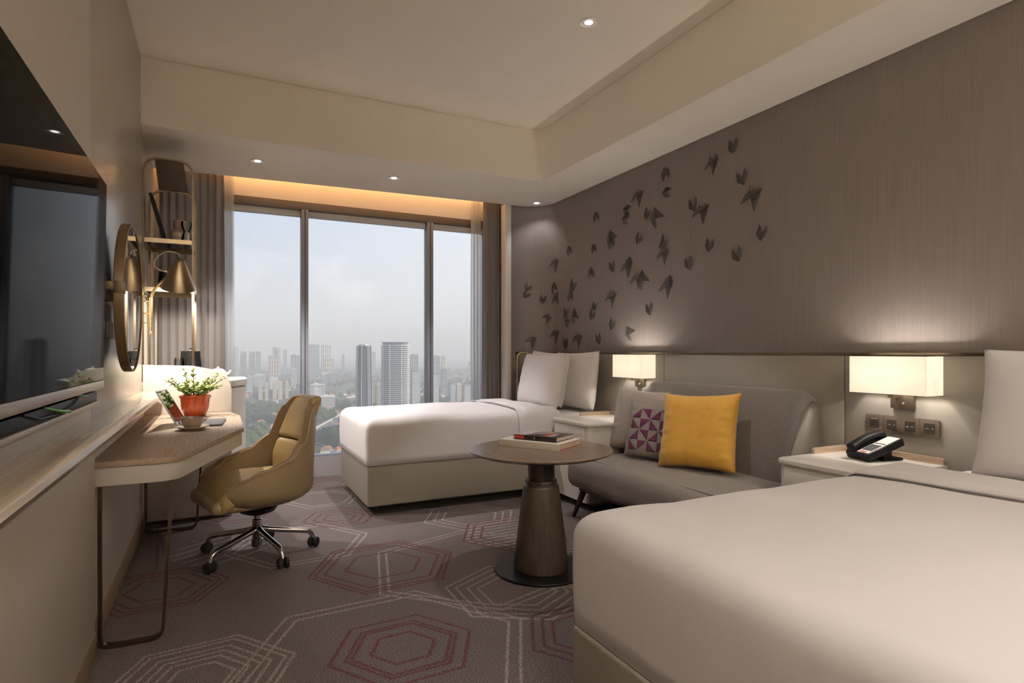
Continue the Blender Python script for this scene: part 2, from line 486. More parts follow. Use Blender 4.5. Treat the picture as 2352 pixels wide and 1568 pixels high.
def box(name, x0, x1, y0, y1, z0, z1, mat, parent=None, bevel=0.0, seg=2):
    bm = bmesh.new()
    bm_box(bm, min(x0, x1), max(x0, x1), min(y0, y1), max(y0, y1), min(z0, z1), max(z0, z1))
    if bevel:
        bmesh.ops.bevel(bm, geom=list(bm.edges), offset=bevel, segments=seg, profile=0.5, affect='EDGES')
    return from_bm(name, bm, mat, parent, smooth=bool(bevel), sharp=40 if bevel else None)

def round_poly(pts, r, n=6):
    """2D polygon with its corners rounded; r is one radius or one per corner."""
    out = []
    L = len(pts)
    for i in range(L):
        p = Vector(pts[i]); a = Vector(pts[i - 1]); b = Vector(pts[(i + 1) % L])
        rr = r[i] if isinstance(r, (list, tuple)) else r
        if rr <= 0:
            out.append((p.x, p.y)); continue
        d1 = (a - p).normalized(); d2 = (b - p).normalized()
        ang = d1.angle(d2)
        t = min(rr / math.tan(ang / 2), (a - p).length * 0.49, (b - p).length * 0.49)
        p1 = p + d1 * t; p2 = p + d2 * t
        for k in range(n + 1):
            u = k / n
            q = p1 * (1 - u) ** 2 + p * 2 * u * (1 - u) + p2 * u * u
            out.append((q.x, q.y))
    return out

def prism(name, pts, lo, hi, mat, parent=None, axis='z', bevel=0.0, smooth=True, seg=2):
    def v(p, h):
        return {'z': (p[0], p[1], h), 'y': (p[0], h, p[1]), 'x': (h, p[0], p[1])}[axis]
    bm = bmesh.new()
    b0 = [bm.verts.new(v(p, lo)) for p in pts]
    b1 = [bm.verts.new(v(p, hi)) for p in pts]
    f0 = bm.faces.new(b0[::-1]); f1 = bm.faces.new(b1)
    n = len(pts)
    for i in range(n):
        bm.faces.new((b0[i], b0[(i + 1) % n], b1[(i + 1) % n], b1[i]))
    if bevel:
        ed = set(f0.edges) | set(f1.edges)
        bmesh.ops.bevel(bm, geom=list(ed), offset=bevel, segments=seg, profile=0.5, affect='EDGES')
    return from_bm(name, bm, mat, parent, smooth=smooth, sharp=35)

def lathe(name, prof, mat, parent=None, c=(0, 0, 0), n=32, smooth=True, sharp=40, mtx=None):
    bm = bmesh.new()
    rows = []
    for (r, z) in prof:
        if r < 1e-6:
            rows.append([bm.verts.new((0, 0, z))])
        else:
            rows.append([bm.verts.new((r * math.cos(2 * math.pi * k / n), r * math.sin(2 * math.pi * k / n), z)) for k in range(n)])
    for a, b in zip(rows, rows[1:]):
        for k in range(n):
            k2 = (k + 1) % n
            if len(a) == 1 and len(b) == 1: continue
            if len(a) == 1: bm.faces.new((a[0], b[k], b[k2]))
            elif len(b) == 1: bm.faces.new((a[k], a[k2], b[0]))
            else: bm.faces.new((a[k], a[k2], b[k2], b[k]))
    if mtx is not None:
        bmesh.ops.transform(bm, matrix=mtx, verts=bm.verts)
    bmesh.ops.translate(bm, verts=bm.verts, vec=Vector(c))
    return from_bm(name, bm, mat, parent, smooth=smooth, sharp=sharp)

def fillet(pts, r, n=6):
    pts = [Vector(p) for p in pts]
    out = [pts[0]]
    for i in range(1, len(pts) - 1):
        p, a, b = pts[i], pts[i - 1], pts[i + 1]
        d1 = (a - p).normalized(); d2 = (b - p).normalized()
        t = min(r, (a - p).length * 0.49, (b - p).length * 0.49)
        for k in range(n + 1):
            u = k / n
            out.append((p + d1 * t) * (1 - u) ** 2 + p * 2 * u * (1 - u) + (p + d2 * t) * u * u)
    out.append(pts[-1])
    return out

def bm_tube(bm, pts, r, n=8, cap=True, closed=False):
    pts = [Vector(p) for p in pts]
    rad = r if isinstance(r, (list, tuple)) else [r] * len(pts)
    m = len(pts)
    tang = []
    for i in range(m):
        if closed: t = pts[(i + 1) % m] - pts[i - 1]
        elif i == 0: t = pts[1] - pts[0]
        elif i == m - 1: t = pts[-1] - pts[-2]
        else: t = pts[i + 1] - pts[i - 1]
        tang.append(t.normalized())
    up = Vector((0, 0, 1)) if abs(tang[0].z) < 0.9 else Vector((1, 0, 0))
    nx = tang[0].cross(up).normalized()
    rings = []
    for i in range(m):
        nx = (nx - tang[i] * nx.dot(tang[i]))
        if nx.length < 1e-6: nx = tang[i].orthogonal()
        nx.normalize()
        ny = tang[i].cross(nx)
        rings.append([bm.verts.new(pts[i] + (nx * math.cos(2 * math.pi * k / n) + ny * math.sin(2 * math.pi * k / n)) * rad[i]) for k in range(n)])
    rng = range(m) if closed else range(m - 1)
    for i in rng:
        a, b = rings[i], rings[(i + 1) % m]
        for k in range(n):
            bm.faces.new((a[k], a[(k + 1) % n], b[(k + 1) % n], b[k]))
    if cap and not closed:
        bm.faces.new(rings[0][::-1]); bm.faces.new(rings[-1])

def tube(name, pts, r, mat, parent=None, n=8, closed=False):
    bm = bmesh.new()
    bm_tube(bm, pts, r, n, True, closed)
    return from_bm(name, bm, mat, parent, smooth=True, sharp=50)

def flatbar(name, pts, w, t, side, mat, parent=None):
    """flat bar swept along pts; 'side' is the direction of its width w, t its thickness"""
    pts = [Vector(p) for p in pts]
    side = Vector(side).normalized()
    bm = bmesh.new()
    rings = []
    for i, p in enumerate(pts):
        if i == 0: tg = pts[1] - pts[0]
        elif i == len(pts) - 1: tg = pts[-1] - pts[-2]
        else: tg = (pts[i + 1] - p).normalized() + (p - pts[i - 1]).normalized()
        nn = tg.normalized().cross(side).normalized()
        rings.append([bm.verts.new(p + side * a * w / 2 + nn * b * t / 2) for a, b in ((-1, -1), (1, -1), (1, 1), (-1, 1))])
    for a, b in zip(rings, rings[1:]):
        for k in range(4):
            bm.faces.new((a[k], a[(k + 1) % 4], b[(k + 1) % 4], b[k]))
    bm.faces.new(rings[0][::-1]); bm.faces.new(rings[-1])
    return from_bm(name, bm, mat, parent, smooth=True, sharp=35)

def soft_box(name, x0, x1, y0, y1, z0, z1, r, mat, parent=None, n=(16, 16, 8), disp=None, open_bottom=False, plan_p=2.0):
    """a box with well rounded edges on a fine grid; disp(Vector) -> Vector moves it afterwards"""
    bm = bmesh.new()
    lo = Vector((x0, y0, z0)); hi = Vector((x1, y1, z1))
    def lin(a, b, k, m): return a + (b - a) * k / m
    key = {}
    def V(i, j, k):
        kk = (i, j, k)
        if kk in key: return key[kk]
        p = Vector((cs[0][i], cs[1][j], cs[2][k]))
        q = Vector(tuple(min(max(p[a], lo[a] + r), hi[a] - r) for a in range(3)))
        d = p - q
        if d.length > 1e-9:
            m = max(abs(d.x), abs(d.y), abs(d.z))
            nrm = math.sqrt((abs(d.x) ** plan_p + abs(d.y) ** plan_p) ** (2.0 / plan_p) + d.z * d.z)
            p = q + d * (r * min(1.0, m / r) / nrm)
        if disp: p = disp(p)
        key[kk] = bm.verts.new(p)
        return key[kk]
    cs = []
    for a in range(3):
        L = []
        for k in range(5): L.append(lo[a] + r * (1 - math.cos(k / 4 * math.pi / 2)) if False else lo[a] + r * k / 4)
        for k in range(1, n[a]): L.append(lin(lo[a] + r, hi[a] - r, k, n[a]))
        for k in range(5): L.append(hi[a] - r + r * k / 4)
        cs.append(L)
    nx, ny, nz = len(cs[0]) - 1, len(cs[1]) - 1, len(cs[2]) - 1
    for i in range(nx):
        for j in range(ny):
            bm.faces.new((V(i, j, nz), V(i + 1, j, nz), V(i + 1, j + 1, nz), V(i, j + 1, nz)))
            if not open_bottom: bm.faces.new((V(i, j, 0), V(i, j + 1, 0), V(i + 1, j + 1, 0), V(i + 1, j, 0)))
    for i in range(nx):
        for k in range(nz):
            bm.faces.new((V(i, 0, k), V(i + 1, 0, k), V(i + 1, 0, k + 1), V(i, 0, k + 1)))
            bm.faces.new((V(i, ny, k), V(i, ny, k + 1), V(i + 1, ny, k + 1), V(i + 1, ny, k)))
    for j in range(ny):
        for k in range(nz):
            bm.faces.new((V(0, j, k), V(0, j, k + 1), V(0, j + 1, k + 1), V(0, j + 1, k)))
            bm.faces.new((V(nx, j, k), V(nx, j + 1, k), V(nx, j + 1, k + 1), V(nx, j, k + 1)))
    return from_bm(name, bm, mat, parent, smooth=True)

def surf(name, f, nu, nv, mat, parent=None, closed_u=False, thick=None):
    """grid surface f(u, v); with thick, a second skin offset along the normals"""
    bm = bmesh.new()
    g = [[bm.verts.new(f(i / nu, j / nv)) for j in range(nv + 1)] for i in range(nu + (0 if closed_u else 1))]
    for i in range(nu):
        i2 = (i + 1) % len(g)
        for j in range(nv):
            bm.faces.new((g[i][j], g[i2][j], g[i2][j + 1], g[i][j + 1]))
    if thick:
        bm.normal_update()
        geom = bmesh.ops.solidify(bm, geom=list(bm.faces), thickness=thick)
    return from_bm(name, bm, mat, parent, smooth=True, sharp=60)

def light(name, kind, loc, energy, col, parent=None, **kw):
    d = bpy.data.lights.new(name, kind)
    d.energy = energy
    d.color = col
    for k, v in kw.items(): setattr(d, k, v)
    o = bpy.data.objects.new(name, d)
    COL.objects.link(o)
    if parent is not None:
        o.parent = parent
        o.location = Vector(loc) - ORG[parent.name]
    else:
        o.location = loc
    return o

def struct(o, label, kind='structure'):
    o['kind'] = kind
    o['label'] = label
    return o

# ------------------------------------------------------------------ the room shell
XL, XP, XR, XH = -0.48, -0.46, 3.075, 3.03
ZS, ZC = 2.695, 3.146
YB = -2.2

fl = poly('floor', [(XL - 0.1, YB, 0), (3.2, YB, 0), (3.2, 5.95, 0), (XL - 0.1, 5.95, 0)], [(0, 1, 2, 3)], 'carpet')
struct(fl, 'mauve grey carpet with woven hexagon outlines')
c = box('ceiling', XL - 0.1, 3.2, YB, 5.95, ZC, ZC + 0.08, 'plaster')
struct(c, 'plain warm white ceiling above the room')
bulk = round_poly([(XL, 4.62), (2.58, 4.62), (2.58, YB), (3.074, YB), (3.074, 5.479), (2.70, 5.479), (XL, 5.69)],
                  [0, 0.17, 0, 0, 0, 0, 0], 12)
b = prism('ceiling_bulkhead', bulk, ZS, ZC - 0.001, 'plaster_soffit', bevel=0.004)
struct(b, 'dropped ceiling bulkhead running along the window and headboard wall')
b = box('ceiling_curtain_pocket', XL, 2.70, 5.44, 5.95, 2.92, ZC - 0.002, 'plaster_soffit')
struct(b, 'top of the curtain pocket above the window')
led = box('trim_1', -0.40, 2.64, 5.705, 5.73, 2.835, 2.85, 'cove')
struct(led, 'warm amber light strip hidden in the curtain pocket')

struct(box('wall_left', XL - 0.12, XL, YB, 5.95, 0, ZC, 'lacquer'), 'beige wall carrying the television')
struct(box('wall_back', XL - 0.1, 3.2, YB - 0.1, YB, 0, ZC, 'lacquer'), 'beige wall behind the camera')

def arc(cx, cy, r, a0, a1, n=14):
    return [(cx + r * math.cos(math.radians(a0 + (a1 - a0) * k / n)), cy + r * math.sin(math.radians(a0 + (a1 - a0) * k / n))) for k in range(n + 1)]

wr = [(XR, YB)] + arc(2.775, 5.18, 0.30, 0, 90) + [(2.70, 5.48), (2.70, 5.95), (3.25, 5.95), (3.25, YB)]
w = prism('wall_right', wr, 0, ZC - 0.0005, 'wallpaper')
struct(w, 'brown ribbed wallpaper wall with a rounded far corner')
tr = box('trim_2', 2.632, 2.699, 5.455, 5.56, 0, ZS - 0.002, 'white_trim', bevel=0.004)
struct(tr, 'white vertical trim post between curtain and wallpaper')

# window wall
struct(box('wall_window', XL, 0.0, 5.84, 5.95, 0, 2.92, 'lacquer'), 'pier of wall beside the window behind the curtain')
struct(box('wall_window_pier', 2.60, 2.70, 5.84, 5.95, 0, 2.92, 'lacquer'), 'narrow pier of wall beside the window')
struct(box('wall_window_head', 0.0, 2.60, 5.80, 5.95, 2.575, 2.92, 'white_trim'), 'wall band above the window lit amber')
struct(box('wall_window_kerb', 0.0, 2.60, 5.84, 5.95, 0, 0.185, 'kerb'), 'low grey kerb below the window glass')
win = box('window_1', 0.0, 2.60, 5.80, 5.93, 2.505, 2.574, 'frame_brown', bevel=0.003)
struct(win, 'floor to ceiling window with aluminium mullions')
box('head_reveal', 0.0, 2.60, 5.86, 5.93, 2.455, 2.504, 'white_trim', win)
for (x0, x1) in ((0.0, 0.04), (0.695, 0.755), (1.915, 1.975), (2.56, 2.60)):
    mu = box('mullion', x0, x1, 5.79, 5.92, 0.186, 2.504, 'alu', win, bevel=0.003)
    box('gasket', (x0 + x1) / 2 - 0.004, (x0 + x1) / 2 + 0.004, 5.7885, 5.795, 0.19, 2.50, 'alu_dark', mu)
box('sill_rail', 0.0, 2.60, 5.85, 5.93, 0.186, 0.205, 'alu', win)
for (x0, x1) in ((0.041, 0.694), (0.756, 1.914), (1.976, 2.559)):
    box('pane', x0, x1, 5.895, 5.905, 0.206, 2.454, 'pane', win)

# left wall panels
struct(box('wall_left_panel', XL, XP, YB + 0.01, 2.905, 0.80, ZC - 0.002, 'lacquer', bevel=0.002), 'smooth beige lacquer wall panel behind the television')
struct(box('wall_left_panel', XL, XP, 2.910, 4.68, 0.80, ZC - 0.002, 'veneer', bevel=0.002), 'grey veneer wall panel behind the round mirror')
struct(box('wall_left_panel', XL, -0.425, YB + 0.01, 2.755, 0.10, 0.80, 'lacquer', bevel=0.002), 'beige lacquer panel below the wall console')
struct(box('wall_left_panel', XL, -0.447, 2.80, 4.68, 0.10, 0.80, 'lacquer', bevel=0.002), 'beige lacquer panel under the desk')
struct(box('baseboard_left', XL, -0.420, YB + 0.01, 2.755, 0, 0.10, 'baseboard', bevel=0.002), 'bronze baseboard below the console panel')
struct(box('baseboard_left', XL, -0.440, 2.80, 4.68, 0, 0.10, 'baseboard', bevel=0.002), 'bronze baseboard under the desk')

# headboard panelling wraps the rounded corner
hb = thing('headboard', 'long taupe leather headboard panel along the wallpaper wall with brass cap', 'headboard', (XH, 2.0, 0))
far_in = [(XH, 3.514)] + arc(2.775, 5.18, 0.255, 0, 90) + [(2.757, 5.435)]
far_out = [(2.757, 5.478)] + [(x, y) for (x, y) in arc(2.775, 5.18, 0.298, 90, 0)] + [(XR - 0.002, 3.514)]
prism('panel', far_in + far_out, 0.02, 1.163, 'panel', hb, bevel=0.003)
box('panel', XH, XR - 0.002, 2.068, 3.510, 0.02, 1.163, 'panel', hb, bevel=0.004)
box('panel', XH, XR - 0.002, YB + 0.02, 2.064, 0.02, 1.163, 'panel', hb, bevel=0.004)
cap_in = [(XH - 0.004, YB + 0.02)] + arc(2.775, 5.18, 0.251, 0, 90) + [(2.757, 5.431)]
cap_out = [(2.757, 5.478)] + arc(2.775, 5.18, 0.298, 90, 0) + [(XR - 0.002, YB + 0.02)]
prism('cap_rail', cap_in + cap_out, 1.164, 1.176, 'brass_dark', hb)
tube('brass_edge', fillet([(2.757, 5.428, 0.30), (2.757, 5.428, 1.168), (2.86, 5.41, 1.168)], 0.05), 0.011, 'brass', hb)

# ------------------------------------------------------------------ lamps
WARM = (1.0, 0.96, 0.945)
def downlight(loc, label, energy, angle=52, blend=0.35, aim=(0, 0, -1)):
    t = thing('downlight', label, 'downlight', loc, 'recessed ceiling downlights')
    x, y, z = loc
    lathe('trim_ring', [(0.040, -0.001), (0.052, -0.001), (0.054, -0.005), (0.052, -0.007), (0.044, -0.004), (0.040, -0.001)], 'dl_white', t, loc, 28)
    lathe('lamp_lens', [(0, -0.002), (0.023, -0.002), (0.023, -0.005), (0, -0.005)], 'lens', t, loc, 24)
    lathe('baffle', [(0.023, -0.0025), (0.040, -0.0015)], 'dl_white', t, loc, 28)
    l = light('downlight_beam', 'SPOT', (x, y, z - 0.02), energy, WARM, t, spot_size=math.radians(angle), spot_blend=blend, shadow_soft_size=0.022)
    l.rotation_euler = Vector(aim).to_track_quat('-Z', 'Y').to_euler()
    return t
downlight((1.98, 2.96, ZC), 'recessed ceiling downlight above the round table', DOWN_W * 3.6, 62, 0.25)
downlight((0.28, 5.10, ZS), 'recessed downlight in the bulkhead nearest the left curtain', DOWN_W * 6.0, 80, 0.6)
downlight((1.37, 5.07, ZS), 'recessed downlight in the bulkhead between the mullions', DOWN_W * 6.0, 80, 0.6)
downlight((2.90, 5.28, ZS), 'recessed downlight in the rounded corner above the pillows', DOWN_W * 0.32, 100, 0.8)
downlight((1.98, 0.95, ZC), 'recessed ceiling downlight above the near bed', DOWN_W * 0.7, 74, 0.6)
downlight((0.55, 0.95, ZC), 'recessed ceiling downlight above the television console', DOWN_W * 1.2, 80, 0.7)
downlight((0.55, -0.9, ZC), 'added ceiling downlight out of view behind the camera, television side', DOWN_W * 2.4, 90, 0.7)  # unseen lamp added to raise the bounced light in the room
downlight((1.98, -0.9, ZC), 'added ceiling downlight out of view behind the near bed', DOWN_W * 2.4, 90, 0.7)  # also added behind the camera for fill

# two unseen uplighters added behind the camera to bounce fill light off the ceiling
def fill_torchiere(x, y, label):
    t = thing('fill_uplighter', label, 'fill lamp', (x, y, 0), 'added fill uplighters')
    lathe('foot', [(0, 0.001), (0.14, 0.001), (0.14, 0.012), (0.02, 0.025), (0, 0.025)], 'bronze', t, (x, y, 0), 32)
    tube('pole', [(x, y, 0.02), (x, y, 1.75)], 0.012, 'bronze', t, 12)
    lathe('bowl', [(0.012, 1.74), (0.06, 1.76), (0.15, 1.84), (0.155, 1.845), (0.148, 1.845), (0.055, 1.77), (0, 1.76)], 'bronze', t, (x, y, 0), 36)
    light('fill_uplight', 'SPOT', (x, y, 1.80), FILL_W, (1.0, 0.955, 0.87), t, spot_size=math.radians(94), spot_blend=0.5, shadow_soft_size=0.06).rotation_euler = (math.pi, 0, 0)
fill_torchiere(0.1, -1.75, 'added bronze fill uplighter behind the camera, on the television side')
fill_torchiere(2.75, -1.75, 'added bronze fill uplighter behind the camera, on the near bed side')

def sconce(yc, label, label_extra=None):
    zb, zt = 0.976, 1.160
    xf = 2.88
    t = thing('wall_lamp', label, 'wall lamp', (XH, yc, 0.90), 'box shaped wall lamps')
    w = 0.182
    bm = bmesh.new()
    th = 0.003
    for (x0, x1, y0, y1) in ((xf, xf + th, yc - w, yc + w), (XH - 0.012 - th, XH - 0.012, yc - w, yc + w),
                             (xf, XH - 0.012, yc - w, yc - w + th), (xf, XH - 0.012, yc + w - th, yc + w)):
        bm_box(bm, x0, x1, y0, y1, zb, zt)
    s = from_bm('lamp_shade', bm, 'shade', t)
    for z in (zb, zt):
        tube('shade_wire', [(xf, yc - w, z), (XH - 0.012, yc - w, z), (XH - 0.012, yc + w, z), (xf, yc + w, z)], 0.0014, 'brass_dark', s, 6, closed=True)
    box('back_plate', XH - 0.022, XH - 0.001, yc - 0.055, yc + 0.055, 0.902, 0.99, 'bronze', t, bevel=0.002)
    box('bracket_arm', 2.952, XH - 0.02, yc + 0.012, yc + 0.034, 0.955, 0.985, 'bronze', t)
    for s_ in (-1, 1):
        tube('lamp_holder', [(2.955, yc + 0.023, 0.972), (2.955, yc + s_ * 0.075, 0.985), (2.955, yc + s_ * 0.085, 1.03)], 0.006, 'bronze', t, 6)
        lathe('bulb', [(0, 0), (0.013, 0.004), (0.02, 0.03), (0.017, 0.05), (0, 0.06)], 'bulb', t, (2.955, yc + s_ * 0.085, 1.03), 14)
        light('bulb_glow', 'POINT', (2.955, yc + s_ * 0.085, 1.075), 12.5, (1.0, 0.925, 0.83), t, shadow_soft_size=0.025)
    lathe('switch_knob', [(0.009, 0), (0.009, 0.008), (0.006, 0.012), (0, 0.012)], 'chrome', t, (XH - 0.022, yc - 0.008, 0.925), 16, mtx=Matrix.Rotation(-math.pi / 2, 4, 'Y'))
    return t
sconce(1.755, 'lit box shade wall lamp above the telephone and switch plates')
sconce(3.776, 'lit box shade wall lamp beside the far bed pillows above the sofa end')

sconce(-0.52, 'added box shade wall lamp out of view beyond the foreground bed, for fill light')  # third lamp added out of frame to brighten ceiling, wall and bed

# ------------------------------------------------------------------ curtains
def curtain(name, label, x0, x1, y, z0, z1, folds, amp, mat, spread=0.0, group=None, ph=0.0, thick=None):
    t = thing(name, label, 'curtain', ((x0 + x1) / 2, y, z0), group)
    def f(u, v):
        cx = (x0 + x1) / 2
        wd = (x1 - x0) * (1 + spread * (1 - v) * (0.6 + 0.4 * math.sin(3 * v)))
        a = amp * (0.75 + 0.25 * math.sin(5 * u + 2)) * (1 - 0.35 * v ** 6)
        ang = 2 * math.pi * folds * u + ph + 0.35 * math.sin(4.0 * (1 - v) + 6 * u)
        x = cx + (u - 0.5) * wd + 0.012 * math.sin(2 * ang + 1)
        return (x, y + a * math.sin(ang), z0 + (z1 - z0) * v)
    surf('drape', f, int(folds * 16), 18, mat, t, thick=thick)
    hd = [(x0 + (x1 - x0) * k / 3, y, z1 + 0.02) for k in range(4)]
    tube('track', [(x0, y, z1 + 0.022), (x1, y, z1 + 0.022)], 0.008, 'white_trim', t, 6)
    return t
curtain('curtain', 'heavy taupe curtain gathered behind the brass shelf unit', -0.44, 0.035, 5.715, 0.02, 2.78, 8.5, 0.020, 'curtain', 0.06)
curtain('curtain', 'heavy taupe curtain gathered beside the white trim post', 2.475, 2.665, 5.635, 0.02, 2.78, 4.0, 0.022, 'curtain', 0.10, ph=1.0)
curtain('sheer_curtain', 'white sheer curtain gathered beside the brass shelf unit', 0.045, 0.115, 5.765, 0.02, 2.78, 3.0, 0.012, 'sheer', 0.25, thick=None)
curtain('sheer_curtain', 'white sheer curtain gathered beside the far bed headboard', 2.375, 2.475, 5.735, 0.02, 2.78, 3.0, 0.016, 'sheer', 0.22, thick=None)

# ------------------------------------------------------------------ beds
def bed(label, x0, y0, y1, zb=0.065, zm=0.36, zt=0.655):
    t = thing('bed', label, 'bed', ((x0 + XH) / 2, (y0 + y1) / 2, 0), 'hotel beds')
    x1 = XH - 0.004
    box('plinth', x0 + 0.10, x1 - 0.02, y0 + 0.10, y1 - 0.06, 0.001, zb, 'dark', t)
    soft_box('base', x0, x1, y0, y1, zb, zm, 0.014, 'bedbase', t, (4, 4, 3))
    soft_box('mattress', x0 + 0.03, x1, y0 + 0.03, y1 - 0.03, zm + 0.001, zt, 0.05, 'sheet', t, (6, 6, 3))
    return t

def duvet(name, label, x0, x1, y0, y1, z0, z1, r, seed, hem_x, group):
    """white cover pulled tight over the mattress, its head end folded back"""
    t = thing(name, label, 'duvet', ((x0 + x1) / 2, (y0 + y1) / 2, z0), group)
    def disp(p):
        u = (p.x - x0) / (x1 - x0); v = (p.y - y0) / (y1 - y0)
        w = noise.noise(Vector((p.x * 3.1 + seed, p.y * 3.3, p.z * 3))) * 0.010 + noise.noise(Vector((p.x * 11 + seed, p.y * 11, p.z * 9))) * 0.003
        h = max(0.0, min(1.0, (p.z - z0) / (z1 - z0)))
        q = p.copy()
        q.z += w * h + 0.022 * h * math.sin(math.pi * min(max(u, 0), 1)) * math.sin(math.pi * min(max(v, 0), 1))
        side = 0.005 * math.sin(math.pi * h)
        if v < 0.5: q.y -= side * (1 if p.y < y0 + r else 0) - w * 0.5 * (1 - h * h)
        else: q.y += side * (1 if p.y > y1 - r else 0)
        if p.x < x0 + r: q.x -= side
        q.z = max(q.z, z0)
        return q
    soft_box('cover', x0, hem_x, y0, y1, z0 - r, z1, r, 'sheet', t, (34, 28, 5), disp, open_bottom=True, plan_p=7.0)
    hx = hem_x - 0.034
    prof = [(y0 - 0.012, z0 + (z1 - r - z0) * k / 5) for k in range(6)]
    prof += [(y0 + r - (r + 0.012) * math.cos(k / 6 * math.pi / 2), z1 - r + (r + 0.012) * math.sin(k / 6 * math.pi / 2)) for k in range(1, 7)]
    prof += [(y0 + r + (y1 - y0 - 2 * r) * k / 12, z1 + 0.012) for k in range(1, 13)]
    prof += [(y1 - r + (r + 0.012) * math.sin(k / 6 * math.pi / 2), z1 - r + (r + 0.012) * math.cos(k / 6 * math.pi / 2)) for k in range(1, 7)]
    hem = [disp(Vector((hx, a, b_))) for a, b_ in prof]
    flatbar('hem', hem, 0.05, 0.006, (1, 0, 0), 'sheet', t)
    def disp2(p):
        q = disp(p); q.z += 0.020 * max(0.0, min(1.0, (p.z - z0) / (z1 - z0)))
        k = (p.x - hem_x) / (x1 - hem_x)
        if k > 0.6: q.z -= 0.05 * ((k - 0.6) / 0.4) ** 2 * ((p.z - z0) / (z1 - z0))
        return q
    soft_box('folded_band', hem_x - 0.03, x1, y0 - 0.014, y1 + 0.014, z0 + 0.004 - r, z1 + 0.002, r, 'sheet', t, (10, 28, 5), disp2, open_bottom=True, plan_p=7.0)
    return t

bed('single bed with taupe leather base standing by the window', 0.955, 4.25, 5.27)
duvet('duvet', 'white duvet pulled tight over the bed by the window', 0.945, 2.60, 4.24, 5.28, 0.362, 0.705, 0.085, 3.0, 2.22, 'white duvets')
bed('wide bed with taupe leather base in the foreground', 0.955, -0.28, 1.52)
duvet('duvet', 'white duvet pulled tight over the foreground bed', 0.962, 2.66, -0.29, 1.53, 0.362, 0.700, 0.075, 9.0, 2.29, 'white duvets')

def pillow_mesh(w, h, t, seed, n=40, sag=0.0, pinch=0.10, pucker=0.03):
    vs, fs = [], []
    def pt(i, j, s):
        u = i / n * 2 - 1; v = j / n * 2 - 1
        e = 1 - pinch * (1 - u * u) * abs(v) ** 4 * 0.5
        g = 1 - pinch * (1 - v * v) * abs(u) ** 4 * 0.5
        prof = max(0.0, (1 - u ** 4)) ** 0.55 * max(0.0, (1 - v ** 4)) ** 0.55
        wr = noise.noise(Vector((u * 2.4 + seed, v * 2.4, s))) * 0.05 + noise.noise(Vector((u * 7 + seed, v * 7, s))) * 0.025
        ed = max(abs(u), abs(v))
        wr += pucker * max(0.0, (ed - 0.45) / 0.55) ** 1.5 * (1 if ed < 0.995 else 0) * (math.sin((u if abs(v) > abs(u) else v) * 19 + seed) + 0.6 * math.sin((u if abs(v) > abs(u) else v) * 31 + 2 * seed))
        return (u * w / 2 * g, s * t / 2 * prof * (1 + wr - sag * v * 0.35), v * h / 2 * e)
    for s in (1, -1):
        for i in range(n + 1):
            for j in range(n + 1):
                vs.append(pt(i, j, s))
    K = (n + 1) * (n + 1)
    for i in range(n):
        for j in range(n):
            a = i * (n + 1) + j
            q = (a, a + n + 1, a + n + 2, a + 1)
            fs.append(q[::-1]); fs.append(tuple(K + k for k in q))
    me = bpy.data.meshes.new('pillow_mesh')
    me.from_pydata(vs, [], fs)
    bm = bmesh.new(); bm.from_mesh(me)
    bmesh.ops.remove_doubles(bm, verts=bm.verts, dist=0.0006)
    bmesh.ops.recalc_face_normals(bm, faces=bm.faces)
    bm.to_mesh(me); bm.free()
    me.polygons.foreach_set('use_smooth', [True] * len(me.polygons))
    return me, pt

def pillow(name, label, cat, c, w, h, t, mat, yaw, lean, seed, roll=0.0, group=None, sag=0.3, pinch=0.10, pucker=0.03):
    """pillow standing on its lower edge at c; local y is its thickness, yaw turns it, lean tips its top back (towards +y local)"""
    me, pt = pillow_mesh(w, h, t, seed, sag=sag, pinch=pinch, pucker=pucker)
    o = add(name, me, mat)
    R = Matrix.Rotation(yaw, 4, 'Z') @ Matrix.Rotation(-lean, 4, 'X') @ Matrix.Rotation(roll, 4, 'Y')
    lowest = min((R @ v.co).z for v in me.vertices)
    o.rotation_euler = R.to_euler()
    o.location = (c[0], c[1], c[2] - lowest)
    tag(o, label, cat, group)
    return o, pt
# thickness axis along +X (towards the wall): yaw -90 deg turns local +y to +X
Q = -math.pi / 2
pillow('pillow', 'front white pillow propped upright on the bed by the window', 'pillow', (2.655, 4.76, 0.675), 0.72, 0.50, 0.17, 'pillow', Q, 0.20, 1.0, group='pillows on the bed by the window')
pillow('pillow', 'white pillow mostly hidden behind the front pillow at the window bed', 'pillow', (2.80, 4.90, 0.675), 0.70, 0.50, 0.15, 'pillow', Q, 0.16, 4.0, roll=0.04, group='pillows on the bed by the window')
pillow('pillow', 'white pillow leaning on the headboard nearest the far wall lamp', 'pillow', (2.90, 4.57, 0.66), 0.70, 0.52, 0.15, 'pillow', Q, 0.14, 7.0, roll=-0.02, group='pillows on the bed by the window')
pillow('pillow', 'large white pillow standing on the foreground bed', 'pillow', (2.67, 0.90, 0.70), 0.74, 0.50, 0.18, 'pillow', Q, 0.20, 11.0, group='pillows on the foreground bed')
pillow('pillow', 'white pillow standing behind the large pillow on the foreground bed', 'pillow', (2.85, 0.80, 0.66), 0.74, 0.52, 0.16, 'pillow', Q, 0.14, 15.0, group='pillows on the foreground bed')

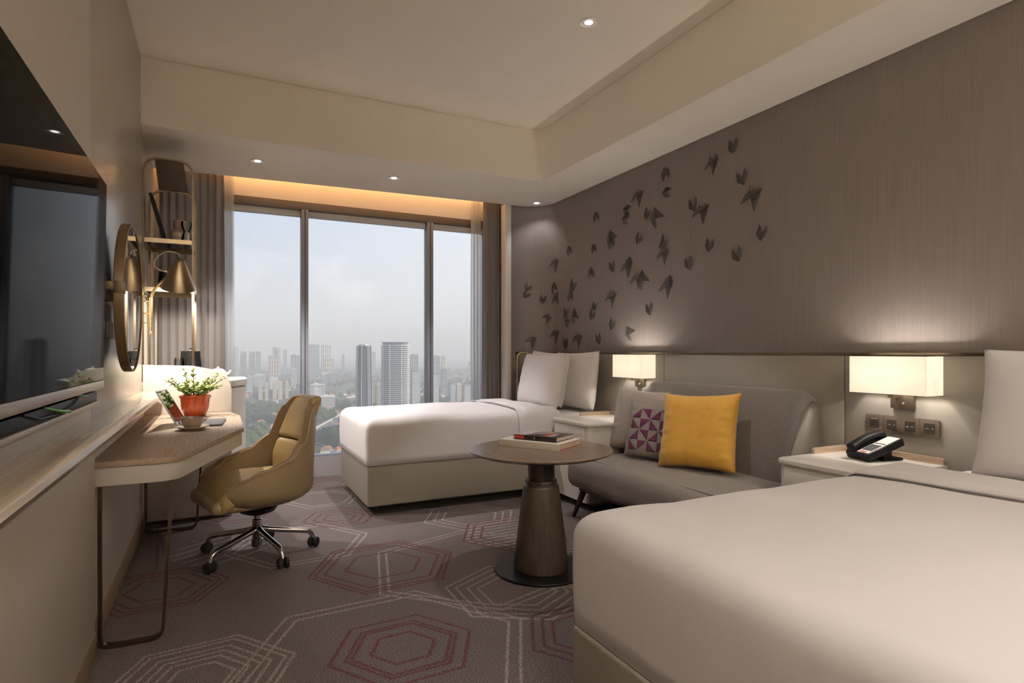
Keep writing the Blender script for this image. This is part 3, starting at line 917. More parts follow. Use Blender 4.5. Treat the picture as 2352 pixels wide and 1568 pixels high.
# ------------------------------------------------------------------ sofa
sf = thing('sofa', 'grey brown two seat sofa with curved back against the headboard', 'sofa', (2.62, 2.83, 0))
S0, S1 = 2.19, 3.625
def seat_disp(p):
    q = p.copy()
    q.z += 0.010 * math.sin(math.pi * (p.y - S0) / (S1 - S0)) * (1 if p.z > 0.36 else 0)
    q.z += noise.noise(Vector((p.x * 4, p.y * 4, 2))) * 0.004
    return q
soft_box('seat', 2.215, 2.93, S0, S1, 0.225, 0.43, 0.072, 'sofa', sf, (10, 22, 4), seat_disp)
tube('seat_piping', fillet([(2.72, S1 - 0.012, 0.418), (2.31, S1 - 0.03, 0.431), (2.295, S1 - 0.10, 0.434), (2.295, S0 + 0.1, 0.434), (2.31, S0 + 0.03, 0.431), (2.72, S0 + 0.012, 0.418)], 0.06), 0.0045, 'piping', sf, 6)
# the back: a curved sheet whose profile flares backwards at the top and whose ends wrap forwards
def back_front(y, v):
    """X of the upholstered front at height fraction v for position y"""
    e = abs(y - (S0 + S1) / 2) / ((S1 - S0) / 2)
    wrap = max(0.0, (e - 0.78) / 0.22)
    base = 2.865 - 0.175 * wrap ** 1.6 * (1 - 0.72 * v ** 2.2)
    return base + 0.095 * v ** 2.4
def back_top(y):
    e = abs(y - (S0 + S1) / 2) / ((S1 - S0) / 2)
    return 0.945 - 0.055 * max(0.0, (e - 0.86) / 0.14) ** 2.0
def back_pt(u, v):
    y = S0 + (S1 - S0) * u
    z0 = 0.20
    zt = back_top(y)
    # v: 0 front bottom .. 0.6 front top .. 0.7 back top .. 1 back bottom
    if v <= 0.62:
        k = v / 0.62
        x = back_front(y, k); z = z0 + (zt - z0) * k
    elif v <= 0.76:
        k = (v - 0.62) / 0.14
        xa = back_front(y, 1.0); xb = 3.0
        x = xa + (xb - xa) * k; z = zt + 0.018 * math.sin(math.pi * k)
    else:
        k = (v - 0.76) / 0.24
        x = 3.0 + 0.012 * math.sin(math.pi * k); z = zt + (z0 - zt) * k
    return (x, y, z)
surf('backrest', back_pt, 40, 34, 'sofa', sf)
for (yy, sgn) in ((S0, -1), (S1, 1)):
    prof = [back_pt(0.0 if sgn < 0 else 1.0, k / 34) for k in range(35)]
    ctr = (2.86, yy + sgn * 0.012, 0.55)
    vs = [(p[0], p[1], p[2]) for p in prof] + [(2.86 + (p[0] - 2.86) * 0.86, yy + sgn * 0.016, 0.55 + (p[2] - 0.55) * 0.93) for p in prof]
    n = len(prof)
    fs = [(k, (k + 1) % n, n + (k + 1) % n, n + k) for k in range(n)] + [tuple(range(n, 2 * n))]
    poly('end_panel', vs, fs, 'sofa_side', sf, smooth=True)
    tube('edge_piping', [(p[0] - 0.001, p[1], p[2]) for p in prof[:24]], 0.006, 'piping', sf, 6)
box('frame_rail', 2.30, 2.93, S0 + 0.06, S1 - 0.06, 0.195, 0.238, 'walnut', sf, bevel=0.004)
for (lx, ly, dx, dy) in ((2.335, S1 - 0.085, -0.05, 0.07), (2.335, S0 + 0.085, -0.05, -0.07), (2.88, S1 - 0.10, 0.03, 0.05), (2.88, S0 + 0.10, 0.03, -0.05)):
    bm = bmesh.new()
    bm_tube(bm, [(lx, ly, 0.215), (lx + dx, ly + dy, 0.0)], [0.026, 0.013], 10)
    from_bm('leg', bm, 'walnut', sf, smooth=True, sharp=50)

# ------------------------------------------------------------------ cushions on the sofa
def cushion(name, label, c, w, h, t, mat, yaw, lean, seed, roll=0.0):
    return pillow(name, label, 'cushion', c, w, h, t, mat, yaw, lean, seed, roll, 'cushions on the sofa', sag=0.15, pinch=0.16, pucker=0.07)
cushion('cushion', 'plain taupe satin cushion at the window end of the sofa', (2.765, 3.475, 0.437), 0.46, 0.47, 0.13, 'greycush', Q + 0.30, 0.22, 21.0, roll=0.05)
pc, pf = cushion('cushion', 'grey linen cushion with plum triangle patchwork leaning behind the yellow cushion', (2.67, 3.21, 0.437), 0.40, 0.40, 0.11, 'linen', Q + 0.36, 0.24, 24.0, roll=0.03)
cushion('cushion', 'mustard yellow velvet cushion in the middle of the sofa', (2.70, 2.81, 0.437), 0.51, 0.49, 0.17, 'mustard', Q + 0.36, 0.30, 27.0, roll=-0.05)
ORG[pc.name] = Vector((0, 0, 0))
# plum patches sewn on the linen cushion (front skin is local -y)
def patch(tri):
    n = 8
    vs, idx = [], {}
    def at(a, b):
        u, v = a, b
        p = Vector(pf((u + 1) / 2 * 40, (v + 1) / 2 * 40, -1))
        return (p.x, p.y - 0.0016, p.z)
    fs = []
    for i in range(n + 1):
        for j in range(n + 1 - i):
            a = tri[0]; b = tri[1]; c = tri[2]
            s, t = i / n, j / n
            idx[i, j] = len(vs)
            vs.append(at(a[0] + (b[0] - a[0]) * s + (c[0] - a[0]) * t, a[1] + (b[1] - a[1]) * s + (c[1] - a[1]) * t))
    for i in range(n):
        for j in range(n - i):
            fs.append((idx[i, j], idx[i + 1, j], idx[i, j + 1]))
            if j < n - i - 1: fs.append((idx[i + 1, j], idx[i + 1, j + 1], idx[i, j + 1]))
    me = bpy.data.meshes.new('patch')
    me.from_pydata(vs, [], fs)
    bm = bmesh.new(); bm.from_mesh(me)
    bmesh.ops.recalc_face_normals(bm, faces=bm.faces)
    bmesh.ops.solidify(bm, geom=list(bm.faces), thickness=-0.0006)
    bm.to_mesh(me); bm.free()
    me.polygons.foreach_set('use_smooth', [True] * len(me.polygons))
    o = add('patch', me, 'plum', pc)
k = 0.37
for i in range(4):
    for j in range(4):
        x = -0.74 + i * k; z = -0.74 + j * k
        g = 0.012
        a, b_, c_, d = (x + g, z + g), (x + k - g, z + g), (x + k - g, z + k - g), (x + g, z + k - g)
        m = ((x + k / 2), (z + k / 2))
        if (i + j) % 2 == 0:
            patch((a, b_, d)) if (j % 2 == 0) else patch((b_, c_, d))
        else:
            patch((a, b_, c_)) if (i % 2 == 0) else patch((a, c_, d))

# ------------------------------------------------------------------ nightstands
def nightstand(label, x0, y0, y1, z):
    t = thing('nightstand', label, 'nightstand', ((x0 + XH) / 2, (y0 + y1) / 2, 0), 'white nightstands')
    x1 = XH - 0.003
    box('plinth', x0 + 0.13, x1 - 0.01, y0 + 0.10, y1 - 0.03, 0.001, 0.055, 'oak', t, bevel=0.002)
    prism('body', round_poly([(x0 + 0.012, y0 + 0.012), (x1, y0 + 0.012), (x1, y1 - 0.012), (x0 + 0.012, y1 - 0.012)], [0.05, 0, 0, 0.05]), 0.055, z - 0.022, 'white_lac', t)
    dr = box('drawer', x0 + 0.006, x0 + 0.014, y0 + 0.055, y1 - 0.055, z - 0.19, z - 0.034, 'white_lac', t, bevel=0.002)
    prism('top', round_poly([(x0, y0), (x1, y0), (x1, y1), (x0, y1)], [0.06, 0, 0, 0.06]), z - 0.021, z, 'white_lac', t, bevel=0.003)
    prism('back_upstand', round_poly([(y0 + 0.01, z), (y1 - 0.002, z), (y1 - 0.002, z + 0.03), (y0 + 0.01, z + 0.03)], [0, 0, 0.025, 0.025]), x1 - 0.018, x1, 'oak', t, axis='x')
    prism('side_upstand', round_poly([(x0 + 0.28, z), (x1 - 0.019, z), (x1 - 0.019, z + 0.03), (x0 + 0.28, z + 0.03)], [0, 0, 0.004, 0.025]), y1 - 0.016, y1 - 0.002, 'oak_x', t, axis='y')
    return t
nightstand('white lacquer nightstand between the sofa and the bed by the window', 2.43, 3.655, 4.19, 0.645)
nightstand('white lacquer nightstand beside the foreground bed carrying the telephone', 2.47, 1.56, 2.055, 0.655)

# ------------------------------------------------------------------ telephone
ph = thing('telephone', 'black desk telephone with white faceplate on the near nightstand', 'telephone')
# local: x along the width, y along the length (up-slope), tilted about x
TILT = Matrix.Translation((0, -0.085, 0.012)) @ Matrix.Rotation(math.radians(20), 4, 'X')
def tbox(name, x0, x1, y0, y1, z0, z1, mat, parent, bevel=0.0):
    bm = bmesh.new()
    bm_box(bm, x0, x1, y0, y1, z0, z1)
    if bevel: bmesh.ops.bevel(bm, geom=list(bm.edges), offset=bevel, segments=2, profile=0.5, affect='EDGES')
    bmesh.ops.transform(bm, matrix=TILT, verts=bm.verts)
    return from_bm(name, bm, mat, parent, smooth=bool(bevel), sharp=40)
body = tbox('body', -0.065, 0.075, 0.0, 0.215, -0.012, 0.026, 'black', ph, 0.006)
tbox('faceplate', -0.002, 0.068, 0.012, 0.205, 0.0262, 0.0275, 'phone_card', ph)
tbox('message_strip', 0.012, 0.045, 0.016, 0.026, 0.0276, 0.0282, 'ink_red', ph)
box('foot', -0.05, 0.06, 0.015, 0.125, 0.0, 0.012, 'black', ph, bevel=0.003)
box('stand', -0.03, 0.045, 0.02, 0.075, 0.010, 0.042, 'black', ph, bevel=0.003)
for r in range(4):
    for q in range(4):
        x = 0.006 + q * 0.016
        tbox('key', x, x + (0.011 if q < 3 else 0.007), 0.040 + r * 0.0165, 0.051 + r * 0.0165, 0.0276, 0.0305, 'keys', ph)
for q in range(5):
    x = 0.005 + q * 0.0125
    tbox('key', x, x + 0.006, 0.116, 0.124, 0.0276, 0.0300, 'keys', ph)
hs = []
def hand(u, v):
    y = 0.004 + 0.205 * u
    arch = 0.036 + 0.020 * math.sin(math.pi * u) ** 0.8
    wx = 0.024 + 0.004 * abs(2 * u - 1) ** 3
    end = 1.0 if 0.02 < u < 0.98 else 0.55
    a = 2 * math.pi * v
    th = 0.013 + 0.012 * abs(2 * u - 1) ** 4
    cx, cz = math.cos(a), math.sin(a)
    sx = (abs(cx) ** 0.6) * (1 if cx > 0 else -1); sz = (abs(cz) ** 0.6) * (1 if cz > 0 else -1)
    return TILT @ Vector((-0.034 + sx * wx * end, y, arch + sz * th * end - 0.002))
bm = bmesh.new()
g = [[bm.verts.new(hand(i / 26, j / 16)) for j in range(16)] for i in range(27)]
for i in range(26):
    for j in range(16):
        bm.faces.new((g[i][j], g[i + 1][j], g[i + 1][(j + 1) % 16], g[i][(j + 1) % 16]))
bm.faces.new(g[0]); bm.faces.new(g[-1][::-1])
from_bm('handset', bm, 'black', ph, smooth=True, sharp=60)
ph.location = (2.862, 1.812, 0.656)
ph.rotation_euler = (0, 0, math.radians(-104))

# ------------------------------------------------------------------ switch plates on the headboard
def plate(y1, label, kindp):
    y0 = y1 - 0.0865
    z0, z1 = 0.774, 0.860
    t = thing('switch_plate', label, 'switch plate', (XH, (y0 + y1) / 2, z0), 'bronze plates in a row below the near wall lamp')
    prism('frame', round_poly([(y0, z0), (y1, z0), (y1, z1), (y0, z1)], 0.006), XH - 0.009, XH - 0.0005, 'plate', t, axis='x', bevel=0.002)
    ins = box('insert', XH - 0.0105, XH - 0.008, y0 + 0.020, y1 - 0.020, z0 + 0.018, z1 - 0.020, 'plate_in', t)
    xm = XH - 0.0112
    yc, zc = (y0 + y1) / 2, (z0 + z1) / 2 - 0.001
    if kindp == 'socket':
        for (dy, dz, w, h) in ((0.0, 0.012, 0.005, 0.008), (0.0, 0.0, 0.004, 0.010), (0.009, 0.001, 0.006, 0.004), (-0.009, 0.001, 0.006, 0.004), (0.008, -0.009, 0.008, 0.005), (-0.008, -0.009, 0.008, 0.005)):
            box('slot', xm, XH - 0.0102, yc + dy - w / 2, yc + dy + w / 2, zc + dz - h / 2, zc + dz + h / 2, 'rubber', ins)
        box('marking', xm, XH - 0.0102, yc - 0.018, yc + 0.018, zc + 0.0205, zc + 0.0225, 'ink_white', ins)
        box('marking', xm, XH - 0.0102, yc - 0.011, yc + 0.011, zc - 0.0185, zc - 0.0172, 'plate', ins)
    else:
        marks = {'a': ((0.010, 0, 0.014, 0.0016), (-0.014, 0, 0.005, 0.003)), 'b': ((0.011, 0.001, 0.011, 0.0016), (0.011, -0.003, 0.011, 0.0016), (-0.010, 0, 0.014, 0.0016)),
                 'c': ((0.010, 0, 0.015, 0.0016), (-0.014, 0, 0.006, 0.003))}[kindp]
        for (dy, dz, w, h) in marks:
            box('marking', xm, XH - 0.0102, yc + dy - w / 2, yc + dy + w / 2, zc + dz - h / 2, zc + dz + h / 2, 'ink_white', ins)
    return t
plate(1.9425, 'bronze power socket plate, farthest of the four plates from the pillows', 'socket')
plate(1.8545, 'bronze switch plate directly beside the power socket', 'a')
plate(1.7665, 'bronze switch plate with two columns of markings, third from the sofa', 'b')
plate(1.6785, 'bronze switch plate nearest the foreground bed pillows', 'c')

# ------------------------------------------------------------------ round table with books
TX, TY, TZ = 1.573, 2.815, 0.655
tb = thing('round_table', 'round smoked oak pedestal table with black metal foot', 'table', (TX, TY, 0))
lathe('tabletop', [(0, TZ - 0.034), (0.30, TZ - 0.034), (0.345, TZ - 0.026), (0.383, TZ - 0.012), (0.388, TZ - 0.004), (0.384, TZ), (0, TZ)], 'oak_dark', tb, (TX, TY, 0), 72, sharp=30)
lathe('neck', [(0.066, 0.48), (0.076, TZ - 0.034)], 'oak_ped', tb, (TX, TY, 0), 40)
lathe('collar', [(0.0, 0.489), (0.084, 0.489), (0.087, 0.482), (0.087, 0.468), (0.094, 0.462), (0.098, 0.452), (0.098, 0.444)], 'oak_ped', tb, (TX, TY, 0), 40, sharp=30)
lathe('pedestal', [(0.098, 0.446), (0.150, 0.03), (0.146, 0.012), (0.0, 0.012)], 'oak_ped', tb, (TX, TY, 0), 48)
lathe('base_disc', [(0, 0.012), (0.250, 0.012), (0.254, 0.008), (0.254, 0.001), (0, 0.001)], 'steel_black', tb, (TX, TY, 0), 64, sharp=30)

def book(name, label, c, w, d, h, yaw, cover, spine_mat, edge_mat, extra):
    t = thing(name, label, 'book')
    box('page_block', -w / 2 + 0.004, w / 2 - 0.004, -d / 2 + 0.003, d / 2 - 0.004, 0.003, h - 0.003, 'paper', t)
    box('cover', -w / 2, w / 2, -d / 2, d / 2, h - 0.003, h, cover, t, bevel=0.0008)
    box('cover', -w / 2, w / 2, -d / 2, d / 2, 0, 0.003, edge_mat, t, bevel=0.0008)
    box('spine', -w / 2, w / 2, -d / 2 - 0.001, -d / 2 + 0.003, 0, h, spine_mat, t, bevel=0.0008)
    if extra: extra(t, w, d, h)
    t.location = c; t.rotation_euler = (0, 0, yaw)
    return t
def lower_extra(t, w, d, h):
    box('endpaper', w / 2 - 0.0035, w / 2 - 0.0005, -d / 2 + 0.004, d / 2 - 0.004, h - 0.0045, h - 0.0031, 'bookred', t)
    box('endpaper', w / 2 - 0.0035, w / 2 + 0.0002, -d / 2 + 0.004, d / 2 - 0.004, 0.0031, 0.006, 'bookred', t)
def upper_extra(t, w, d, h):
    z = h + 0.0002
    poly('cover_print', [(-w / 2 + 0.003, -d / 2 + 0.004, z), (-w / 2 + 0.06, -d / 2 + 0.004, z), (-w / 2 + 0.085, 0, z), (-w / 2 + 0.05, 0.02, z), (-w / 2 + 0.09, d / 2 - 0.006, z), (-w / 2 + 0.003, d / 2 - 0.006, z)],
         [(0, 1, 2, 3, 4, 5)], 'bookpale', t)
    for i, (m, x0, x1) in enumerate((('ink_red', 0.030, 0.062), ('ink_white', 0.064, 0.076), ('ink_white', 0.079, 0.092))):
        for q in range(6 if m == 'ink_red' else 5):
            y0 = -d / 2 + 0.03 + q * 0.019
            box('lettering', x0 + (0.002 if q % 2 else 0), x1 - (0.004 if q % 3 == 0 else 0), y0, y0 + 0.013, z, z + 0.0004, m, t)
    poly('cover_print', [(0.0, d / 2 - 0.035, z), (0.02, d / 2 - 0.03, z), (0.035, d / 2 - 0.012, z), (0.005, d / 2 - 0.01, z)], [(0, 1, 2, 3)], 'ink_white', t)
    ys = -d / 2 - 0.0012
    box('spine_print', -w / 2 + 0.012, -w / 2 + 0.07, ys - 0.0003, ys, h * 0.25, h * 0.85, 'bookred', t)
    box('spine_print', -0.002, 0.003, ys - 0.0004, ys, h * 0.4, h * 0.75, 'ink_gold', t)
    box('spine_print', -w / 2 + 0.001, -w / 2 + 0.010, ys - 0.0003, ys, 0.002, h - 0.002, 'bookpale', t)
BY = math.radians(-58.5)
book('book', 'thick white hardback book lying on the round table under a dark book', (1.625, 2.915, TZ + 0.0005), 0.385, 0.27, 0.037, BY, 'bookwhite', 'bookwhite', 'bookwhite', lower_extra)
book('book', 'dark paperback with red and white lettering on top of the white book', (1.640, 2.905, TZ + 0.0380), 0.275, 0.20, 0.026, BY - 0.02, 'bookcover', 'bookblack', 'bookblack', upper_extra)

# ------------------------------------------------------------------ console shelf, television
cs = prism('wall_console', [(XP, 0.862), (-0.352, 0.862), (-0.338, 0.872), (-0.332, 0.888), (-0.336, 0.902), (-0.348, 0.911), (-0.362, 0.914), (XP, 0.914)], YB + 0.05, 4.70, 'oak_light', None, axis='y')
tag(cs, 'long pale oak wall console shelf with rounded front edge under the television', 'console shelf')

tv = thing('television', 'large wall mounted flat television reflecting the window', 'television', (-0.40, 2.07, 1.02))
TVT = Matrix.Translation((-0.393, 0, 1.05)) @ Matrix.Rotation(math.radians(0.85), 4, 'Y')
def tvbox(name, x0, x1, y0, y1, z0, z1, mat, bevel=0.0):
    bm = bmesh.new(); bm_box(bm, x0, x1, y0, y1, z0, z1)
    if bevel: bmesh.ops.bevel(bm, geom=list(bm.edges), offset=bevel, segments=2, profile=0.5, affect='EDGES')
    bmesh.ops.transform(bm, matrix=TVT, verts=bm.verts)
    return from_bm(name, bm, mat, tv, smooth=bool(bevel), sharp=40)
tvbox('housing', -0.030, -0.003, 1.41, 2.722, 0.0, 0.770, 'black', 0.003)
tvbox('screen', -0.003, 0.000, 1.414, 2.718, 0.026, 0.767, 'tvscreen')
tvbox('bezel', -0.031, 0.0025, 1.41, 2.722, -0.006, 0.024, 'bezel', 0.002)
box('wall_mount', XP + 0.001, -0.424, 1.85, 2.40, 1.25, 1.55, 'black', tv)
tb2 = thing('sound_bar', 'slim dark bar with metal lip mounted below the television', 'sound bar', (-0.43, 2.0, 0.99))
box('housing', XP + 0.001, -0.405, 1.36, 2.665, 1.000, 1.034, 'black', tb2, bevel=0.002)
box('lip', XP + 0.001, -0.398, 1.36, 2.668, 0.982, 0.9995, 'bezel', tb2, bevel=0.001)
tube('cable_tie', [(-0.400, 1.90, 1.036), (-0.392, 1.98, 1.022), (-0.388, 2.06, 1.012), (-0.388, 2.12, 1.006)], [0.002, 0.003, 0.005, 0.005], 'green_tie', tb2, 6)
tube('cable_tie', [(-0.398, 2.27, 1.044), (-0.393, 2.33, 1.038), (-0.391, 2.40, 1.032)], [0.002, 0.003, 0.003], 'green_tie', tb2, 6)
tube('cable', [(-0.402, 1.72, 1.035), (-0.398, 1.85, 1.012), (-0.396, 2.0, 1.008), (-0.398, 2.2, 1.012), (-0.402, 2.32, 1.03)], 0.003, 'black', tb2, 6)

# ------------------------------------------------------------------ desk
DZ = 0.75
dk = thing('desk', 'oak topped white desk with chamfered corner on brass hoop legs', 'desk', (-0.16, 3.74, 0))
dpts = [(-0.446, 2.785), (-0.150, 2.785), (0.132, 3.70), (0.132, 4.42), (0.075, 4.712), (-0.446, 4.712)]
prism('desktop', round_poly(dpts, [0, 0.10, 0.10, 0.05, 0.02, 0]), DZ - 0.024, DZ, 'oak', dk, bevel=0.003)
apts = [(-0.446, 2.793), (-0.156, 2.793), (0.122, 3.705), (0.122, 4.42), (0.068, 4.706), (-0.446, 4.706)]
prism('apron', round_poly(apts, [0, 0.10, 0.10, 0.05, 0.02, 0]), 0.652, DZ - 0.0245, 'white_lac', dk, bevel=0.003)
for y, x2, x3 in ((2.83, -0.17, -0.205), (4.50, -0.09, -0.13)):
    flatbar('hoop_leg', fillet([(-0.42, y, 0.651), (-0.42, y, 0.007), (x3 - 0.0, y, 0.007), (x2, y, 0.651)], 0.045, 8), 0.032, 0.012, (0, 1, 0), 'brass_dark', dk)

# laptop
lp = thing('laptop', 'open silver laptop standing on the desk facing the chair', 'laptop')
box('base', 0.0, 0.225, 0.0, 0.315, 0.002, 0.015, 'deck', lp, bevel=0.003)
kb = box('keyboard', 0.02, 0.125, 0.02, 0.295, 0.0151, 0.0158, 'keys', lp)
for r in range(5):
    for q in range(12):
        box('key', 0.024 + r * 0.02, 0.040 + r * 0.02, 0.025 + q * 0.0222, 0.043 + q * 0.0222, 0.0158, 0.0172, 'black', kb)
box('touchpad', 0.140, 0.212, 0.10, 0.215, 0.0151, 0.0156, 'keys', lp)
LT = Matrix.Translation((0.0, 0, 0.012)) @ Matrix.Rotation(math.radians(-28), 4, 'Y')
def lbox(name, x0, x1, y0, y1, z0, z1, mat, bevel=0.0):
    bm = bmesh.new(); bm_box(bm, x0, x1, y0, y1, z0, z1)
    if bevel: bmesh.ops.bevel(bm, geom=list(bm.edges), offset=bevel, segments=2, profile=0.5, affect='EDGES')
    bmesh.ops.transform(bm, matrix=LT, verts=bm.verts)
    return from_bm(name, bm, mat, lp, smooth=bool(bevel), sharp=40)
lbox('lid', -0.008, -0.001, 0.0, 0.315, 0.0, 0.225, 'silver', 0.002)
lbox('screen', -0.001, 0.0002, 0.008, 0.307, 0.020, 0.217, 'screen')
lp.location = (-0.205, 3.855, DZ); lp.rotation_euler = (0, 0, math.radians(-5))

# cup and saucer
cup_c = (-0.128, 3.722, DZ + 0.001)
sc_ = thing('saucer', 'cream saucer under the coffee cup on the desk', 'saucer', cup_c)
lathe('dish', [(0, 0), (0.045, 0.0), (0.062, 0.006), (0.085, 0.017), (0.086, 0.0195), (0.083, 0.020), (0.060, 0.010), (0.040, 0.006), (0, 0.006)], 'ceramic', sc_, cup_c, 40)
cp = thing('coffee_cup', 'taupe ribbed coffee cup on a saucer beside the laptop', 'cup', (cup_c[0], cup_c[1], cup_c[2] + 0.0065))
cc = (cup_c[0], cup_c[1], cup_c[2] + 0.0065)
lathe('bowl', [(0, 0.0), (0.030, 0.0), (0.037, 0.004), (0.050, 0.022), (0.056, 0.044), (0.058, 0.062), (0.0555, 0.062), (0.053, 0.045), (0.046, 0.024), (0.033, 0.008), (0, 0.006)], 'cup_brown', cp, cc, 40)
lathe('coffee', [(0, 0.052), (0.0535, 0.052), (0.0535, 0.050)], 'coffee', cp, cc, 30)
tube('handle', [(cc[0] - 0.050, cc[1] + 0.028, cc[2] + 0.050), (cc[0] - 0.066, cc[1] + 0.042, cc[2] + 0.046), (cc[0] - 0.066, cc[1] + 0.042, cc[2] + 0.026), (cc[0] - 0.044, cc[1] + 0.026, cc[2] + 0.016)], 0.0045, 'cup_brown', cp, 8)

# potted plant
random.seed(5)
PX, PY = -0.138, 4.50
pp = thing('potted_plant', 'leafy jade plant in a glossy terracotta red pot on the desk', 'plant', (PX, PY, DZ + 0.001))
pcn = (PX, PY, DZ + 0.001)
def pot_pt(u, v):
    prof = [(0.0, 0.0), (0.055, 0.0), (0.066, 0.006), (0.078, 0.045), (0.086, 0.095), (0.090, 0.122), (0.095, 0.123), (0.097, 0.140), (0.093, 0.142), (0.088, 0.138), (0.084, 0.118)]
    a = 2 * math.pi * u
    k = v * (len(prof) - 1); i = min(int(k), len(prof) - 2); f = k - i
    r = prof[i][0] + (prof[i + 1][0] - prof[i][0]) * f
    z = prof[i][1] + (prof[i + 1][1] - prof[i][1]) * f
    if 0.02 < z < 0.10 and i < 5: r += 0.0035 * abs(math.sin(7 * a)) * math.sin(math.pi * (z - 0.02) / 0.08)
    return (pcn[0] + r * math.cos(a), pcn[1] + r * math.sin(a), pcn[2] + z)
surf('pot', pot_pt, 84, 20, 'terracotta', pp, closed_u=True)
lathe('soil', [(0, 0.122), (0.085, 0.120)], 'soil', pp, pcn, 24)
def leaf_mesh(mat, s):
    me = bpy.data.meshes.new('leaf')
    vs = [(0, 0, 0), (0.35, 0.30, 0.05), (0.75, 0.34, 0.08), (1.0, 0, 0.02), (0.75, -0.34, 0.08), (0.35, -0.30, 0.05), (0.5, 0, 0.13), (0.5, 0, -0.03)]
    fs = [(0, 1, 6), (1, 2, 6), (2, 3, 6), (3, 4, 6), (4, 5, 6), (5, 0, 6), (1, 0, 7), (2, 1, 7), (3, 2, 7), (4, 3, 7), (5, 4, 7), (0, 5, 7)]
    me.from_pydata([(a * s, b * s, c * s) for a, b, c in vs], [], fs)
    me.polygons.foreach_set('use_smooth', [True] * len(fs))
    me.materials.append(MT[mat])
    return me
leaf_a, leaf_b = leaf_mesh('leaf', 0.031), leaf_mesh('leaf_tip', 0.027)
nl = 0
stems = []
for i in range(17):
    a = 2 * math.pi * i / 17 + random.uniform(-0.2, 0.2)
    reach = random.uniform(0.01, 0.10); up = random.uniform(0.04, 0.12)
    stems.append((a, reach, up))
stems += [(math.radians(200), 0.135, 0.12), (math.radians(188), 0.11, 0.13), (math.radians(-8), 0.15, 0.13), (math.radians(-30), 0.14, 0.075), (math.radians(12), 0.11, 0.15), (math.radians(100), 0.05, 0.19), (math.radians(150), 0.04, 0.18)]
for (a, reach, up) in stems:
    p0 = Vector((PX + 0.035 * math.cos(a), PY + 0.035 * math.sin(a), pcn[2] + 0.118))
    p3 = Vector((PX + (0.035 + reach) * math.cos(a), PY + (0.035 + reach) * math.sin(a), pcn[2] + 0.125 + up))
    pm = (p0 + p3) / 2 + Vector((0, 0, 0.02 + random.uniform(-0.01, 0.015)))
    path = [p0 * (1 - t) ** 2 + pm * 2 * t * (1 - t) + p3 * t * t for t in [k / 6 for k in range(7)]]
    tube('stem', path, [0.0028 - 0.0002 * k for k in range(7)], 'stem', pp, 5)
    cnt = 12
    for k in range(cnt):
        if nl >= 290: break
        t = 0.25 + 0.75 * k / (cnt - 1)
        q = p0 * (1 - t) ** 2 + pm * 2 * t * (1 - t) + p3 * t * t
        o = bpy.data.objects.new('leaf', leaf_b if (t > 0.8 or random.random() < 0.22) else leaf_a)
        COL.objects.link(o)
        o.parent = pp
        o.location = q - ORG[pp.name]
        o.rotation_euler = (random.uniform(-0.5, 0.5), random.uniform(-0.9, 0.2), random.uniform(0, 6.28))
        s = random.uniform(0.75, 1.25)
        o.scale = (s, s, s)
        nl += 1

# ------------------------------------------------------------------ desk chair
ch = thing('desk_chair', 'mustard leather swivel office chair on chrome star base at the desk', 'chair')
def lerp_tab(tab, x):
    for (a, va), (b, vb) in zip(tab, tab[1:]):
        if x <= b:
            k = (x - a) / (b - a); k = k * k * (3 - 2 * k)
            return va + (vb - va) * k
    return tab[-1][1]
TOPZ = [(0, 0.905), (0.22, 0.900), (0.34, 0.84), (0.45, 0.655), (0.60, 0.575), (0.78, 0.535), (0.92, 0.49), (1.0, 0.45)]
def shell_pt(u, v, inset=0.0):
    sgn = u * 2 - 1
    a = abs(sgn)
    psi = sgn * math.radians(132)
    zt = lerp_tab(TOPZ, a)
    rx, ry = 0.305 - inset, 0.320 - inset
    if v < 0.38:
        k = v / 0.38
        rr = 0.30 + 0.70 * math.sin(k * math.pi / 2) ** 0.9
        z = 0.312 + 0.10 * (1 - math.cos(k * math.pi / 2)) ** 1.1
    else:
        k = (v - 0.38) / 0.62
        rr = 1.0
        z = 0.412 + (zt - 0.412) * k
    z += inset * 0.4 if v < 0.38 else 0
    x = -rx * rr * math.cos(psi); y = ry * rr * math.sin(psi)
    # forward stretch of the arms
    if x > 0: x *= 1.18
    hi = max(0.0, z - 0.50)
    back = max(0.0, math.cos(psi))
    x -= 0.10 * hi * back ** 0.5
    y *= 1 - 0.55 * max(0.0, z - 0.60) * back ** 0.3
    y *= 1 + 0.05 * math.sin(min(1.0, max(0.0, (z - 0.32) / 0.3)) * math.pi)
    return Vector((x, y, z))
bm = bmesh.new()
NU, NV = 64, 26
outer = [[bm.verts.new(shell_pt(i / NU, j / NV)) for j in range(NV + 1)] for i in range(NU + 1)]
inner = [[bm.verts.new(shell_pt(i / NU, j / NV, 0.042)) for j in range(NV + 1)] for i in range(NU + 1)]
for i in range(NU):
    for j in range(NV):
        bm.faces.new((outer[i][j], outer[i + 1][j], outer[i + 1][j + 1], outer[i][j + 1]))
        bm.faces.new((inner[i][j], inner[i][j + 1], inner[i + 1][j + 1], inner[i + 1][j]))
    bm.faces.new((outer[i][NV], outer[i + 1][NV], inner[i + 1][NV], inner[i][NV]))
    bm.faces.new((outer[i][0], inner[i][0], inner[i + 1][0], outer[i + 1][0]))
for i in (0, NU):
    for j in range(NV):
        bm.faces.new((outer[i][j], outer[i][j + 1], inner[i][j + 1], inner[i][j]))
shell = from_bm('shell', bm, 'leather_out', ch, smooth=True, sharp=60)
tube('edge_piping', [shell_pt(i / NU, 1.0, -0.001) + Vector((0, 0, 0.001)) for i in range(NU + 1)], 0.0055, 'leather_pipe', ch, 6)
tube('edge_piping', [shell_pt(i / NU, 1.0, 0.044) + Vector((0, 0, 0.001)) for i in range(NU + 1)], 0.0045, 'leather_pipe', ch, 6)
